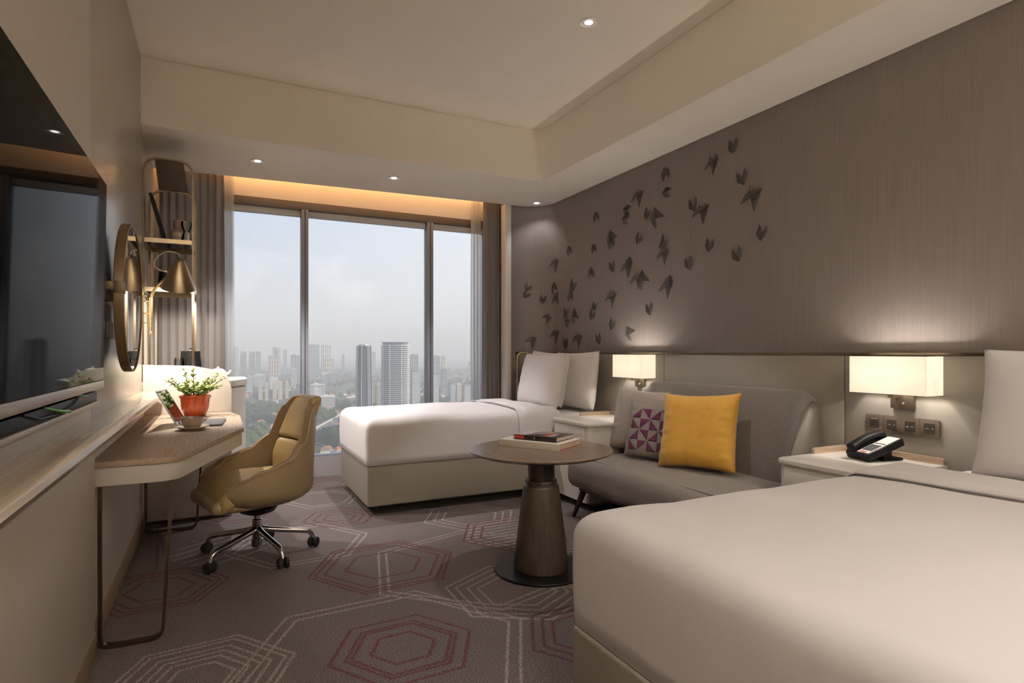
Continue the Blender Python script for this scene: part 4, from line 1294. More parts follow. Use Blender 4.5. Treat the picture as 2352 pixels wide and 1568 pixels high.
def seat_d(p):
    q = p.copy()
    if p.x > 0.12: q.z -= 0.5 * (p.x - 0.12) ** 2 / 0.2
    q.y *= 1 - 0.35 * max(0.0, -p.x - 0.02)
    q.z += 0.008 * math.cos(p.y * 6)
    return q
soft_box('seat_cushion', -0.225, 0.275, -0.255, 0.255, 0.365, 0.470, 0.045, 'leather', ch, (10, 10, 3), seat_d)
soft_box('seat_front', 0.02, 0.305, -0.235, 0.235, 0.318, 0.392, 0.034, 'leather_out', ch, (6, 8, 2))
def back_d(p):
    q = p.copy()
    q.x -= 0.36 * max(0.0, p.z - 0.56) - 0.045
    q.x += 0.75 * p.y * p.y
    q.y *= 1 - 0.55 * max(0.0, p.z - 0.60)
    return q
soft_box('back_cushion', -0.275, -0.205, -0.185, 0.185, 0.655, 0.915, 0.032, 'leather', ch, (4, 10, 8), back_d)
soft_box('lumbar_cushion', -0.268, -0.215, -0.185, 0.185, 0.452, 0.652, 0.025, 'leather', ch, (4, 10, 6), back_d)
for q in range(5):
    y = -0.10 + q * 0.05
    tube('gather', [Vector((-0.335 + 1.2 * y * y, y, 0.903)), Vector((-0.348 + 1.2 * y * y, y * 1.03, 0.885)), Vector((-0.348 + 1.2 * y * y, y * 1.06, 0.845))], [0.004, 0.006, 0.001], 'leather_out', ch, 6)
lathe('mechanism', [(0, 0.314), (0.110, 0.314), (0.114, 0.284), (0.096, 0.258), (0.05, 0.240), (0, 0.238)], 'black', ch, (0, 0, 0), 32)
tube('lever', [(0, 0.06, 0.298), (0.02, 0.19, 0.298)], 0.006, 'black', ch, 6)
lathe('gas_column', [(0.019, 0.240), (0.019, 0.212), (0.027, 0.209), (0.027, 0.10), (0.033, 0.098), (0.033, 0.055), (0.02, 0.05), (0, 0.05)], 'chrome', ch, (0, 0, 0), 24, sharp=30)
CH_YAW = math.pi + math.radians(16)
caster_me = None
for k_ in range(5):
    a = math.radians(3 + 72 * k_) - CH_YAW
    ca, sa = math.cos(a), math.sin(a)
    bm = bmesh.new()
    bm_tube(bm, fillet([(0.02 * ca, 0.02 * sa, 0.150), (0.06 * ca, 0.06 * sa, 0.142), (0.295 * ca, 0.295 * sa, 0.098), (0.312 * ca, 0.312 * sa, 0.052)], 0.03, 5), [0.022, 0.020] + [0.0185 - 0.0005 * q for q in range(12)], 10)
    leg = from_bm('star_arm', bm, 'chrome', ch, smooth=True, sharp=60)
    wa = a + 0.9 + 1.3 * k_
    c_ = Vector((0.315 * ca, 0.315 * sa, 0.030))
    cst = None
    R = Matrix.Rotation(wa, 4, 'Z') @ Matrix.Rotation(math.pi / 2, 4, 'X')
    bm = bmesh.new()
    bm_tube(bm, [(0.315 * ca, 0.315 * sa, 0.060), (0.315 * ca, 0.315 * sa, 0.030)], 0.008, 8)
    cst = from_bm('caster', bm, 'chrome', ch, smooth=True, sharp=60)
    for sd in (-1, 1):
        lathe('caster_wheel', [(0, 0.006), (0.024, 0.006), (0.030, 0.010), (0.0305, 0.020), (0.026, 0.027), (0, 0.028)], 'rubber', cst, c_, 22, mtx=R @ Matrix.Scale(sd, 4, (0, 0, 1)))
ch.location = (0.205, 3.745, 0.0)
ch.rotation_euler = (0, 0, CH_YAW)

# ------------------------------------------------------------------ round mirror with bracket
mr = thing('wall_mirror', 'round mirror with deep tan rim hung on the veneer wall panel', 'mirror', (XP, 3.30, 1.43))
MC = (0, 3.30, 1.432)
RY = Matrix.Rotation(math.pi / 2, 4, 'Y')
lathe('rim', [(0.318, -0.394), (0.343, -0.394), (0.345, -0.391), (0.345, -0.360), (0.343, -0.356), (0.336, -0.356), (0.336, -0.361), (0.318, -0.3615), (0.318, -0.394)], 'mirror_rim', mr, MC, 72, mtx=RY, sharp=30)
lathe('mirror_glass', [(0, -0.3605), (0.335, -0.3605), (0.335, -0.368), (0, -0.368)], 'mirror', mr, MC, 72, mtx=RY)
box('wall_bracket', XP + 0.001, -0.395, 3.10, 3.50, 1.40, 1.46, 'bronze', mr)
box('strap', -0.420, -0.385, 2.885, 3.10, 1.433, 1.470, 'mirror_rim', mr, bevel=0.003)
box('strap_clip', -0.390, -0.352, 2.955, 2.985, 1.425, 1.478, 'mirror_rim', mr, bevel=0.002)
for z in (1.43, 1.474):
    tube('bolt', [(-0.40, 2.90, z), (-0.40, 2.93, z)], 0.005, 'black', mr, 8)
bx = thing('wall_socket', 'dark socket panel on the veneer wall behind the round mirror', 'socket panel', (XP, 3.32, 1.235))
box('frame', XP + 0.0005, XP + 0.008, 3.18, 3.46, 1.235, 1.325, 'plate', bx, bevel=0.002)
for y in (3.19, 3.28, 3.37):
    box('insert', XP + 0.0075, XP + 0.0095, y, y + 0.08, 1.245, 1.315, 'plate_in', bx)

# ------------------------------------------------------------------ swing arm desk lamp
ln = thing('swing_arm_lamp', 'brass swing arm wall lamp with cone shade above the desk', 'lamp', (XP, 4.60, 1.34))
box('wall_plate', XP + 0.001, -0.446, 4.585, 4.625, 1.34, 1.572, 'brass', ln, bevel=0.002)
for z in (1.372, 1.435, 1.515, 1.552):
    x2 = -0.402 if z in (1.435, 1.515) else -0.424
    tube('pin', [(-0.446, 4.60, z), (x2, 4.575 if z in (1.435, 1.515) else 4.592, z)], 0.0045, 'brass', ln, 8)
AX, AY = -0.398, 4.570
LC = Vector((-0.232, 4.47, 1.69))          # middle of the cone
LD = Vector((-0.05, 0.40, -0.91)).normalized()   # the way the cone points
apex = LC - LD * 0.095
mouth = LC + LD * 0.095
neck = fillet([(AX, AY, 1.42), (AX, AY, 1.575), tuple(LC + Vector((-0.055, 0.02, 0.0))), tuple(LC + Vector((-0.02, 0.01, 0.02)))], 0.07, 8)
tube('arm', [(AX, AY, 1.315)] + [tuple(p) for p in neck], [0.006] + [0.0085] * len(neck), 'brass', ln, 10)
lathe('sleeve', [(0.011, 1.405), (0.011, 1.54)], 'brass', ln, (AX, AY, 0), 14)
lathe('finial', [(0, 1.30), (0.009, 1.30), (0.009, 1.308), (0.006, 1.312), (0.006, 1.33)], 'brass', ln, (AX, AY, 0), 14)
Rm = LD.to_track_quat('Z', 'Y').to_matrix().to_4x4()
lathe('cone_shade', [(0.0, -0.098), (0.030, -0.098), (0.034, -0.094), (0.103, 0.095), (0.101, 0.096), (0.031, -0.090), (0.0, -0.092)], 'brass_mid', ln, LC, 40, mtx=Rm, sharp=50)
lathe('cap', [(0, -0.118), (0.007, -0.118), (0.010, -0.098)], 'bronze', ln, LC, 16, mtx=Rm)
lathe('bulb', [(0, -0.05), (0.015, -0.04), (0.024, 0.0), (0.022, 0.02), (0, 0.035)], 'bulb', ln, LC, 18, mtx=Rm)
cord = [apex - LD * 0.02, apex + Vector((-0.01, 0.0, 0.045)), apex + Vector((-0.07, 0.01, 0.055)), apex + Vector((-0.13, 0.02, 0.01)), apex + Vector((-0.135, 0.02, -0.05)), LC + Vector((-0.05, 0.015, 0.005))]
cs_ = []
for i in range(len(cord) - 1):
    p0 = cord[max(0, i - 1)]; p1 = cord[i]; p2 = cord[i + 1]; p3 = cord[min(len(cord) - 1, i + 2)]
    for q in range(6):
        t = q / 6
        cs_.append(0.5 * ((2 * p1) + (p2 - p0) * t + (2 * p0 - 5 * p1 + 4 * p2 - p3) * t * t + (-p0 + 3 * p1 - 3 * p2 + p3) * t ** 3))
tube('cord', [tuple(p) for p in cs_] + [tuple(cord[-1])], 0.0032, 'ink_white', ln, 6)
sp = light('lamp_beam', 'SPOT', tuple(LC + LD * 0.062), 66.0, (1.0, 0.90, 0.76), ln, spot_size=math.radians(150), spot_blend=0.4, shadow_soft_size=0.022)
sp.rotation_euler = LD.to_track_quat('-Z', 'Y').to_euler()

# ------------------------------------------------------------------ minibar cabinet
mc = thing('minibar_cabinet', 'white minibar cabinet with curved side panel between desk and window', 'cabinet', (-0.18, 5.1, 0))
side = round_poly([(-0.459, 0.02), (0.092, 0.02), (0.086, 0.92), (0.055, 1.035), (-0.16, 1.082), (-0.459, 1.092)], [0, 0, 0.02, 0.09, 0.1, 0], 8)
prism('side_panel', side, 4.722, 4.752, 'white_lac', mc, axis='y', bevel=0.004)
body = round_poly([(-0.459, 4.754), (0.085, 4.754), (0.190, 5.02), (0.190, 5.50), (-0.459, 5.50)], [0, 0.06, 0.14, 0.03, 0], 8)
prism('body', body, 0.06, 0.915, 'white_lac', mc)
topp = round_poly([(-0.459, 4.754), (0.095, 4.754), (0.202, 5.02), (0.202, 5.51), (-0.459, 5.51)], [0, 0.06, 0.14, 0.03, 0], 8)
prism('top', topp, 0.930, 0.972, 'white_lac', mc, bevel=0.006)
prism('shadow_gap', round_poly([(-0.459, 4.756), (0.075, 4.756), (0.178, 5.03), (0.178, 5.49), (-0.459, 5.49)], [0, 0.06, 0.14, 0.03, 0], 8), 0.914, 0.931, 'baseboard', mc)
box('door_gap', 0.1885, 0.1915, 5.225, 5.231, 0.08, 0.91, 'alu_dark', mc)
prism('plinth', round_poly([(-0.455, 4.76), (0.06, 4.76), (0.15, 5.04), (0.15, 5.48), (-0.455, 5.48)], [0, 0.06, 0.14, 0.03, 0], 8), 0.001, 0.06, 'baseboard', mc)

# ------------------------------------------------------------------ brass shelf unit on the cabinet
eg = thing('shelf_unit', 'arched brass shelf unit with glass shelves standing on the minibar cabinet', 'shelf', (-0.31, 5.0, 0.97))
EX0, EX1, EY0, EY1 = -0.466, -0.160, 4.79, 5.25
for y, zt_ in ((EY0, 2.53), (EY1, 2.415)):
    flatbar('hoop', fillet([(EX0, y, 0.973), (EX0, y, zt_), (EX1, y, zt_), (EX1, y, 0.973)], 0.115, 10), 0.015, 0.015, (0, 1, 0), 'brass_dark', eg)
vs_ = []
for (y, xa, xb, z) in ((EY0 - 0.004, -0.395, -0.222, 2.524), (EY1 + 0.004, -0.405, -0.205, 2.410)):
    vs_ += [(xa, y, z), (xb, y, z), (xb, y, z + 0.012), (xa, y, z + 0.012)]
poly('top_panel', vs_, [(0, 1, 2, 3), (7, 6, 5, 4), (0, 4, 5, 1), (3, 2, 6, 7), (0, 3, 7, 4), (1, 5, 6, 2)], 'bronze', eg)
for z in (1.94, 1.60):
    fr = box('shelf_frame', EX0 + 0.010, EX1 - 0.010, EY0 - 0.014, EY0 + 0.008, z, z + 0.030, 'brass_mid', eg)
    box('rail', EX0 + 0.010, EX1 - 0.010, EY1 - 0.008, EY1 + 0.014, z, z + 0.030, 'brass_mid', fr)
    box('rail', EX0 - 0.002, EX0 + 0.018, EY0 + 0.008, EY1 - 0.008, z, z + 0.030, 'brass_mid', fr)
    box('rail', EX1 - 0.018, EX1 + 0.002, EY0 + 0.008, EY1 - 0.008, z, z + 0.030, 'brass_mid', fr)
    box('glass_shelf', EX0 + 0.019, EX1 - 0.019, EY0 + 0.009, EY1 - 0.009, z + 0.018, z + 0.026, 'shelf_glass', eg)
SZ1, SZ2 = 1.94 + 0.0265, 1.60 + 0.0265
# picture leaning on the wall
pf_ = thing('picture_frame', 'black picture frame leaning on the top glass shelf', 'picture frame')
PT = Matrix.Rotation(math.radians(-15), 4, 'Y')
def pbox(name, x0, x1, y0, y1, z0, z1, mat):
    bm = bmesh.new(); bm_box(bm, x0, x1, y0, y1, z0, z1)
    bmesh.ops.transform(bm, matrix=PT, verts=bm.verts)
    return from_bm(name, bm, mat, pf_)
for (y0, y1, z0, z1) in ((0, 0.26, 0.0, 0.018), (0, 0.26, 0.322, 0.34), (0, 0.018, 0.018, 0.322), (0.242, 0.26, 0.018, 0.322)):
    pbox('frame_bar', 0.0, 0.022, y0, y1, z0, z1, 'black')
pbox('print', 0.004, 0.010, 0.018, 0.242, 0.018, 0.322, 'keys')
pf_.location = (-0.352, 4.86, SZ1 + 0.001)
v1 = thing('ceramic_vase', 'pinkish ceramic bottle vase on the top glass shelf', 'vase', (-0.255, 5.02, SZ1 + 0.0005))
lathe('body', [(0, 0), (0.050, 0.0), (0.062, 0.012), (0.064, 0.085), (0.055, 0.105), (0.042, 0.115), (0.040, 0.165), (0.042, 0.182), (0.036, 0.182), (0.034, 0.12), (0, 0.11)], M('pink_ceramic', (0.50, 0.36, 0.29), 0.6, var=0.05), v1, (-0.255, 5.02, SZ1 + 0.0005), 36)
lathe('glaze_band', [(0.0645, 0.055), (0.0648, 0.070), (0.0645, 0.085)], 'ceramic', v1, (-0.255, 5.02, SZ1 + 0.0005), 36)
v2 = thing('glass_vase', 'clear hourglass shaped glass vase on the top glass shelf', 'vase', (-0.205, 4.92, SZ1 + 0.0005))
lathe('body', [(0, 0), (0.038, 0.0), (0.040, 0.01), (0.030, 0.055), (0.020, 0.085), (0.028, 0.105), (0.038, 0.130), (0.036, 0.160), (0.033, 0.160), (0.034, 0.130), (0.018, 0.09), (0.027, 0.055), (0.035, 0.015), (0, 0.012)], 'glass', v2, (-0.205, 4.92, SZ1 + 0.0005), 30)
m1 = thing('black_tumbler', 'tapered black tumbler with brass rim on the lower glass shelf', 'tumbler', (-0.345, 4.98, SZ2 + 0.0005))
lathe('body', [(0, 0), (0.050, 0), (0.052, 0.004), (0.038, 0.135), (0.034, 0.135), (0.045, 0.01), (0, 0.01)], 'black', m1, (-0.345, 4.98, SZ2 + 0.0005), 30)
lathe('rim', [(0.0385, 0.133), (0.0385, 0.139), (0.034, 0.139), (0.034, 0.133)], 'brass', m1, (-0.345, 4.98, SZ2 + 0.0005), 30)
m2 = thing('white_bowl', 'small white bowl on the lower glass shelf behind the lamp cone', 'bowl', (-0.285, 4.90, SZ2 + 0.0005))
lathe('body', [(0, 0), (0.03, 0), (0.034, 0.004), (0.055, 0.035), (0.058, 0.05), (0.055, 0.05), (0.05, 0.034), (0.03, 0.010), (0, 0.008)], 'ink_white', m2, (-0.285, 4.90, SZ2 + 0.0005), 30)
CT = 0.9725
ib = thing('ice_bucket', 'black tapered ice bucket on the minibar cabinet behind the plant', 'ice bucket', (-0.185, 5.06, CT))
lathe('body', [(0, 0), (0.083, 0), (0.085, 0.006), (0.064, 0.205), (0.060, 0.205), (0.075, 0.012), (0, 0.012)], 'black', ib, (-0.185, 5.06, CT), 36)
lathe('lid', [(0.066, 0.2055), (0.066, 0.213), (0.0, 0.215)], 'black', ib, (-0.185, 5.06, CT), 36)
lathe('knob', [(0.009, 0.2155), (0.006, 0.225), (0.011, 0.235), (0, 0.239)], 'chrome', ib, (-0.185, 5.06, CT), 16)
for q, (gx, gy, gl) in enumerate(((-0.185, 4.93, 'clear drinking glass upside down in front of the ice bucket'), (-0.255, 4.95, 'clear drinking glass beside the ice bucket, nearer the wall'))):
    g1 = thing('drinking_glass', gl, 'glass', (gx, gy, CT), 'drinking glasses on the minibar cabinet')
    lathe('tumbler', [(0.036, 0.0), (0.038, 0.003), (0.031, 0.155), (0.026, 0.165), (0, 0.165), (0, 0.155), (0.024, 0.153), (0.033, 0.01), (0.036, 0.0)], 'glass', g1, (gx, gy, CT), 30)
tpt = thing('teapot', 'low white ceramic teapot on the minibar cabinet edge', 'teapot', (0.0, 5.02, CT))
lathe('body', [(0, 0), (0.05, 0.0), (0.062, 0.012), (0.060, 0.05), (0.04, 0.075), (0.02, 0.082), (0, 0.083)], 'ink_white', tpt, (0.0, 5.02, CT), 32)
tube('spout', [(0.045, 5.02, CT + 0.03), (0.075, 5.02, CT + 0.05), (0.088, 5.02, CT + 0.07)], [0.012, 0.009, 0.006], 'ink_white', tpt, 10)
lathe('lid_knob', [(0.006, 0.083), (0.010, 0.092), (0, 0.097)], 'ink_white', tpt, (0.0, 5.02, CT), 16)

# ------------------------------------------------------------------ wall art: folded wire mesh birds and petals
ART = [(3.075, 2.883, 2.554, 0, 'F', 0.096, -10),
       (3.075, 3.057, 2.501, 0, 'F', 0.095, -5),
       (3.075, 3.071, 2.479, 0, 'C', 0.08, 0),
       (3.075, 2.804, 2.321, 0, 'F', 0.099, 5),
       (3.075, 2.725, 2.174, 0, 'C', 0.153, 0),
       (3.075, 3.541, 2.546, 0, 'F', 0.1, 180),
       (3.075, 3.529, 2.402, 0, 'F', 0.094, -110),
       (3.075, 3.255, 2.247, 0, 'F', 0.099, 0),
       (3.075, 3.17, 2.175, 0, 'C', 0.154, 0),
       (3.075, 2.648, 1.934, 0, 'F', 0.096, -25),
       (3.075, 3.88, 2.446, 0, 'C', 0.144, 0),
       (3.075, 4.02, 2.376, 0, 'F', 0.094, -120),
       (3.075, 4.037, 2.298, 0, 'F', 0.095, -120),
       (3.075, 4.468, 2.404, 0, 'F', 0.098, 180),
       (3.075, 3.762, 2.289, 0, 'F', 0.09, -40),
       (3.075, 3.656, 2.233, 0, 'C', 0.153, 75),
       (3.075, 4.248, 2.169, 0, 'C', 0.17, 80),
       (3.075, 4.241, 2.134, 0, 'F', 0.107, 185),
       (3.075, 3.869, 2.107, 0, 'F', 0.09, -40),
       (3.075, 3.56, 2.021, 0, 'C', 0.111, 180),
       (3.075, 3.572, 1.928, 0, 'C', 0.139, 0),
       (3.075, 3.094, 1.929, 0, 'F', 0.093, -25),
       (3.075, 2.85, 1.827, 0, 'F', 0.1, 5),
       (3.075, 3.297, 1.827, 0, 'F', 0.097, 5),
       (3.075, 4.931, 2.174, 0, 'F', 0.093, 190),
       (3.075, 4.509, 2.123, 0, 'F', 0.092, 190),
       (3.075, 4.231, 1.924, 0, 'F', 0.101, 5),
       (3.075, 4.024, 1.888, 0, 'C', 0.148, 0),
       (3.075, 3.99, 1.927, 0, 'F', 0.084, 150),
       (3.073, 5.211, 2.073, 6, 'C', 0.147, 0),
       (3.075, 4.549, 1.906, 0, 'F', 0.103, 180),
       (3.075, 3.895, 1.774, 0, 'C', 0.142, 5),
       (3.075, 3.822, 1.761, 0, 'C', 0.146, 70),
       (3.075, 3.536, 1.674, 0, 'C', 0.144, 0),
       (3.075, 3.503, 1.715, 0, 'F', 0.093, 150),
       (2.891, 5.457, 1.857, 67, 'F', 0.09, -40),
       (2.875, 5.463, 1.782, 70, 'F', 0.09, -50),
       (3.017, 5.358, 1.727, 36, 'F', 0.093, -20),
       (3.073, 5.218, 1.828, 7, 'C', 0.125, 60),
       (3.075, 5.193, 1.723, 2, 'C', 0.139, 30),
       (3.075, 4.87, 1.819, 0, 'C', 0.137, 185),
       (3.075, 4.907, 1.724, 0, 'F', 0.101, 180),
       (3.075, 4.248, 1.652, 0, 'C', 0.161, 0),
       (3.075, 3.739, 1.522, 0, 'F', 0.098, 0),
       (3.075, 4.502, 1.598, 0, 'F', 0.079, -30),
       (3.075, 4.542, 1.525, 0, 'F', 0.093, -40),
       (3.043, 5.314, 1.529, 27, 'C', 0.119, -25),
       (3.075, 4.992, 1.565, 0, 'C', 0.131, 200),
       (3.075, 4.966, 1.469, 0, 'F', 0.094, -120),
       (3.075, 4.844, 1.524, 0, 'C', 0.136, 60),
       (3.075, 4.233, 1.422, 0, 'F', 0.101, -30),
       (3.075, 3.989, 1.333, 0, 'C', 0.12, 95),
       (3.074, 5.203, 1.352, 4, 'C', 0.154, 0),
       (2.919, 5.443, 1.296, 61, 'C', 0.138, 0),
       (3.075, 5.009, 1.266, 0, 'F', 0.103, -10),
       (3.075, 4.786, 1.3, 0, 'C', 0.152, 0),
       (3.075, 4.441, 1.3, 0, 'F', 0.094, 5)]
def strip(bm, a, b, w, t=0.0016):
    a = Vector(a); b = Vector(b)
    d = (b - a)
    if d.length < 1e-5: return
    n = Vector((-d.y, d.x)).normalized() * w / 2
    q = [a + n, a - n, b - n, b + n]
    lo = [bm.verts.new((p.x, p.y, 0)) for p in q]; hi = [bm.verts.new((p.x, p.y, t)) for p in q]
    bm.faces.new(hi); bm.faces.new(lo[::-1])
    for k in range(4): bm.faces.new((lo[k], lo[(k + 1) % 4], hi[(k + 1) % 4], hi[k]))
def hatch(bm, pts, ang, step, w):
    """bars clipped to a polygon"""
    c, s = math.cos(ang), math.sin(ang)
    rot = [Vector((p[0] * c + p[1] * s, -p[0] * s + p[1] * c)) for p in pts]
    y = min(p.y for p in rot) + step * 0.5
    while y < max(p.y for p in rot):
        xs = []
        for p, q in zip(rot, rot[1:] + rot[:1]):
            if (p.y > y) != (q.y > y): xs.append(p.x + (q.x - p.x) * (y - p.y) / (q.y - p.y))
        xs.sort()
        for a, b in zip(xs[::2], xs[1::2]):
            strip(bm, (a * c - y * s, a * s + y * c), (b * c - y * s, b * s + y * c), w)
        y += step
def outline(bm, pts, w):
    for p, q in zip(pts, pts[1:] + pts[:1]): strip(bm, p, q, w)
def facet(pts, h0, h1):
    """flat plate folded out from the wall: height above the wall goes from h0 at the left to h1 at the right"""
    xs = [p[0] for p in pts]
    lo_, hi_ = min(xs), max(xs)
    bm = bmesh.new()
    a = [bm.verts.new((p[0], p[1], h0 + (h1 - h0) * (p[0] - lo_) / (hi_ - lo_))) for p in pts]
    b = [bm.verts.new((p[0], p[1], h0 + (h1 - h0) * (p[0] - lo_) / (hi_ - lo_) + 0.0015)) for p in pts]
    bm.faces.new(b); bm.faces.new(a[::-1])
    n = len(pts)
    for k in range(n): bm.faces.new((a[k], a[(k + 1) % n], b[(k + 1) % n], b[k]))
    return bm
def me_from(bm, mats):
    bmesh.ops.recalc_face_normals(bm, faces=bm.faces)
    me = bpy.data.meshes.new('wire_art'); bm.to_mesh(me); bm.free()
    me.materials.append(MT[mats])
    return me
def S(pts, k): return [(p[0] * k, p[1] * k) for p in pts]
# petal piece (about 0.097 high) and bird piece (about 0.15 high)
K1, K2 = 0.100, 0.148
petal_solid = S([(-0.02, -0.02), (0.28, 0.50), (0.42, 0.16), (0.40, -0.10), (0.16, -0.46)], K1)
petal_str = S([(-0.40, 0.44), (-0.37, -0.18), (-0.28, -0.28), (0.13, -0.52), (0.17, -0.45), (-0.03, -0.02), (-0.10, 0.08), (-0.20, 0.36), (-0.24, 0.12)], K1)
bird_wing = S([(-0.50, -0.16), (-0.26, 0.17), (-0.12, 0.26), (0.50, 0.22)], K2)
bird_tail = S([(-0.06, 0.02), (0.47, 0.19), (0.10, -0.58)], K2)
bird_head = S([(-0.14, 0.28), (-0.09, 0.45), (0.50, 0.22)], K2)
bm = bmesh.new(); outline(bm, petal_str, 0.0014); hatch(bm, petal_str, math.radians(-28), 0.0062, 0.0012); ME_PS = me_from(bm, 'wire')
bm = bmesh.new(); outline(bm, petal_solid, 0.0013); ME_PO = me_from(bm, 'wire')
ME_PF = me_from(facet(petal_solid, 0.001, 0.010), 'facet')
ME_PB = me_from(facet(petal_str, 0.0002, 0.0004), 'facet_light')
ME_BW = me_from(facet(bird_wing, 0.012, 0.002), 'facet')
bm = bmesh.new(); outline(bm, bird_wing, 0.0014); outline(bm, bird_tail, 0.0010); hatch(bm, bird_tail, math.radians(18), 0.0080, 0.0014); ME_BT = me_from(bm, 'wire')
bm = bmesh.new(); outline(bm, bird_head, 0.0014)
for q in (0.3, 0.5, 0.7):
    a = Vector(bird_head[0]).lerp(Vector(bird_head[2]), q); b = Vector(bird_head[1]).lerp(Vector(bird_head[2]), q)
    strip(bm, a, b, 0.0013)
ME_BH = me_from(bm, 'wire')
ME_BB = me_from(facet(bird_tail, 0.0002, 0.0004), 'facet_light')
ORD = ['highest', 'second highest', 'third highest', 'fourth highest', 'fifth highest', 'sixth highest', 'seventh highest', 'eighth highest', 'ninth highest', 'tenth highest',
       '11th highest', '12th highest', '13th highest', '14th highest', '15th highest', '16th highest', '17th highest', '18th highest', '19th highest', '20th highest', '21st highest',
       '22nd highest', '23rd highest', '24th highest', '25th highest', '26th highest', '27th highest', '28th highest', '29th highest', '30th highest', '31st highest', '32nd highest', '33rd highest']
ranked = {'F': 0, 'C': 0}
for (x, y, z, ang, kd, size, rot) in sorted(ART, key=lambda r: -r[2]):
    k = ranked[kd]; ranked[kd] += 1
    a = math.radians(ang)
    nrm = Vector((-math.cos(a), -math.sin(a), 0)); rgt = Vector((math.sin(a), -math.cos(a), 0)); up = Vector((0, 0, 1))
    if kd == 'F':
        t = thing('wire_petal_ornament', 'dark wire mesh petal ornament on the wallpaper, %s of the petals' % ORD[k], 'wall ornament', group='wire petals on the wallpaper')
        parts = (('mesh_petal', ME_PF), ('petal_outline', ME_PO), ('striped_petal', ME_PS), ('gauze', ME_PB))
        sc0 = 0.097
    else:
        t = thing('wire_bird_ornament', 'dark wire mesh folded bird ornament on the wallpaper, %s of the birds' % ORD[k], 'wall ornament', group='wire birds on the wallpaper')
        parts = (('mesh_wing', ME_BW), ('striped_tail', ME_BT), ('head_frame', ME_BH), ('gauze', ME_BB))
        sc0 = 0.140
    for pn, me in parts:
        o = bpy.data.objects.new(pn, me); COL.objects.link(o); o.parent = t
    sc = max(0.86, min(1.1, size / sc0))
    Rt = Matrix((rgt, up, nrm)).transposed().to_4x4() @ Matrix.Rotation(math.radians(rot), 4, 'Z') @ Matrix.Scale(sc, 4)
    t.matrix_world = Matrix.Translation(Vector((x, y, z)) + nrm * (0.0015 if ang == 0 else 0.004)) @ Rt

# ------------------------------------------------------------------ the city below the window
GZ = -140.0
def ground_mat():
    m, nt, b = new_mat('city_ground')
    N, L = nt.nodes, nt.links
    geo = N.new('ShaderNodeNewGeometry')
    n1 = N.new('ShaderNodeTexNoise'); n1.inputs['Scale'].default_value = 0.006; n1.inputs['Detail'].default_value = 6
    L.new(geo.outputs['Position'], n1.inputs['Vector'])
    r1 = N.new('ShaderNodeValToRGB')
    r1.color_ramp.elements[0].position = 0.38; r1.color_ramp.elements[0].color = (0.030, 0.045, 0.028, 1)
    r1.color_ramp.elements[1].position = 0.62; r1.color_ramp.elements[1].color = (0.13, 0.125, 0.11, 1)
    L.new(n1.outputs[0], r1.inputs[0])
    v = N.new('ShaderNodeTexVoronoi'); v.inputs['Scale'].default_value = 0.055
    L.new(geo.outputs['Position'], v.inputs['Vector'])
    sp = N.new('ShaderNodeSeparateColor'); L.new(v.outputs['Color'], sp.inputs[0])
    r2 = N.new('ShaderNodeValToRGB'); r2.color_ramp.interpolation = 'CONSTANT'
    r2.color_ramp.elements[0].position = 0.0; r2.color_ramp.elements[0].color = (0.035, 0.05, 0.03, 1)
    r2.color_ramp.elements[1].position = 0.62; r2.color_ramp.elements[1].color = (0.20, 0.10, 0.07, 1)
    e = r2.color_ramp.elements.new(0.80); e.color = (0.42, 0.40, 0.37, 1)
    e = r2.color_ramp.elements.new(0.90); e.color = (0.06, 0.075, 0.05, 1)
    L.new(sp.outputs[0], r2.inputs[0])
    mx = N.new('ShaderNodeMix'); mx.data_type = 'RGBA'; mx.inputs['Factor'].default_value = 0.55
    L.new(r1.outputs[0], mx.inputs['A']); L.new(r2.outputs[0], mx.inputs['B'])
    L.new(mx.outputs['Result'], b.inputs['Base Color'])
    b.inputs['Roughness'].default_value = 0.95; b.inputs['Specular IOR Level'].default_value = 0.1
    return m
MT['ground'] = ground_mat()
MT['c_cream'] = M('sunlit_cream_render', (0.62, 0.54, 0.42), 0.9, var=0.05, vscale=0.2)
MT['c_grey'] = M('grey_facade', (0.24, 0.27, 0.31), 0.7, var=0.06, vscale=0.2)
MT['c_white'] = M('white_facade', (0.68, 0.67, 0.64), 0.85, var=0.05, vscale=0.2)
MT['c_pink'] = M('pink_facade', (0.56, 0.42, 0.36), 0.9, var=0.05, vscale=0.2)
MT['c_dark'] = M('dark_window_band', (0.055, 0.065, 0.08), 0.25, var=0.2, vscale=0.3)
MT['c_glass'] = M('dark_tower_glass', (0.050, 0.065, 0.085), 0.22, var=0.15, vscale=0.1)
MT['c_fin'] = M('pale_tower_fin', (0.62, 0.62, 0.62), 0.6, var=0.05, vscale=0.2)
MT['c_slab'] = M('balcony_slab', (0.66, 0.66, 0.66), 0.8, var=0.05, vscale=0.2)
MT['c_roof'] = M('orange_tile_roof', (0.34, 0.13, 0.07), 0.9, var=0.25, vscale=0.3)
MT['c_roof2'] = M('brown_tile_roof', (0.20, 0.12, 0.09), 0.9, var=0.25, vscale=0.3)
MT['c_roof3'] = M('grey_sheet_roof', (0.38, 0.40, 0.42), 0.6, var=0.15, vscale=0.3)
MT['c_tree'] = M('dark_tree_crown', (0.030, 0.050, 0.020), 0.95, var=0.5, vscale=0.35, spec=0.1)
MT['c_tree2'] = M('mid_tree_crown', (0.055, 0.078, 0.028), 0.95, var=0.45, vscale=0.35, spec=0.1)
MT['c_trunk'] = M('tree_trunk', (0.06, 0.04, 0.03), 0.95)
MT['c_field'] = M('green_field', (0.085, 0.125, 0.045), 0.95, var=0.2, vscale=0.03)
MT['c_road'] = M('asphalt_road', (0.17, 0.165, 0.16), 0.9, var=0.12, vscale=0.05)
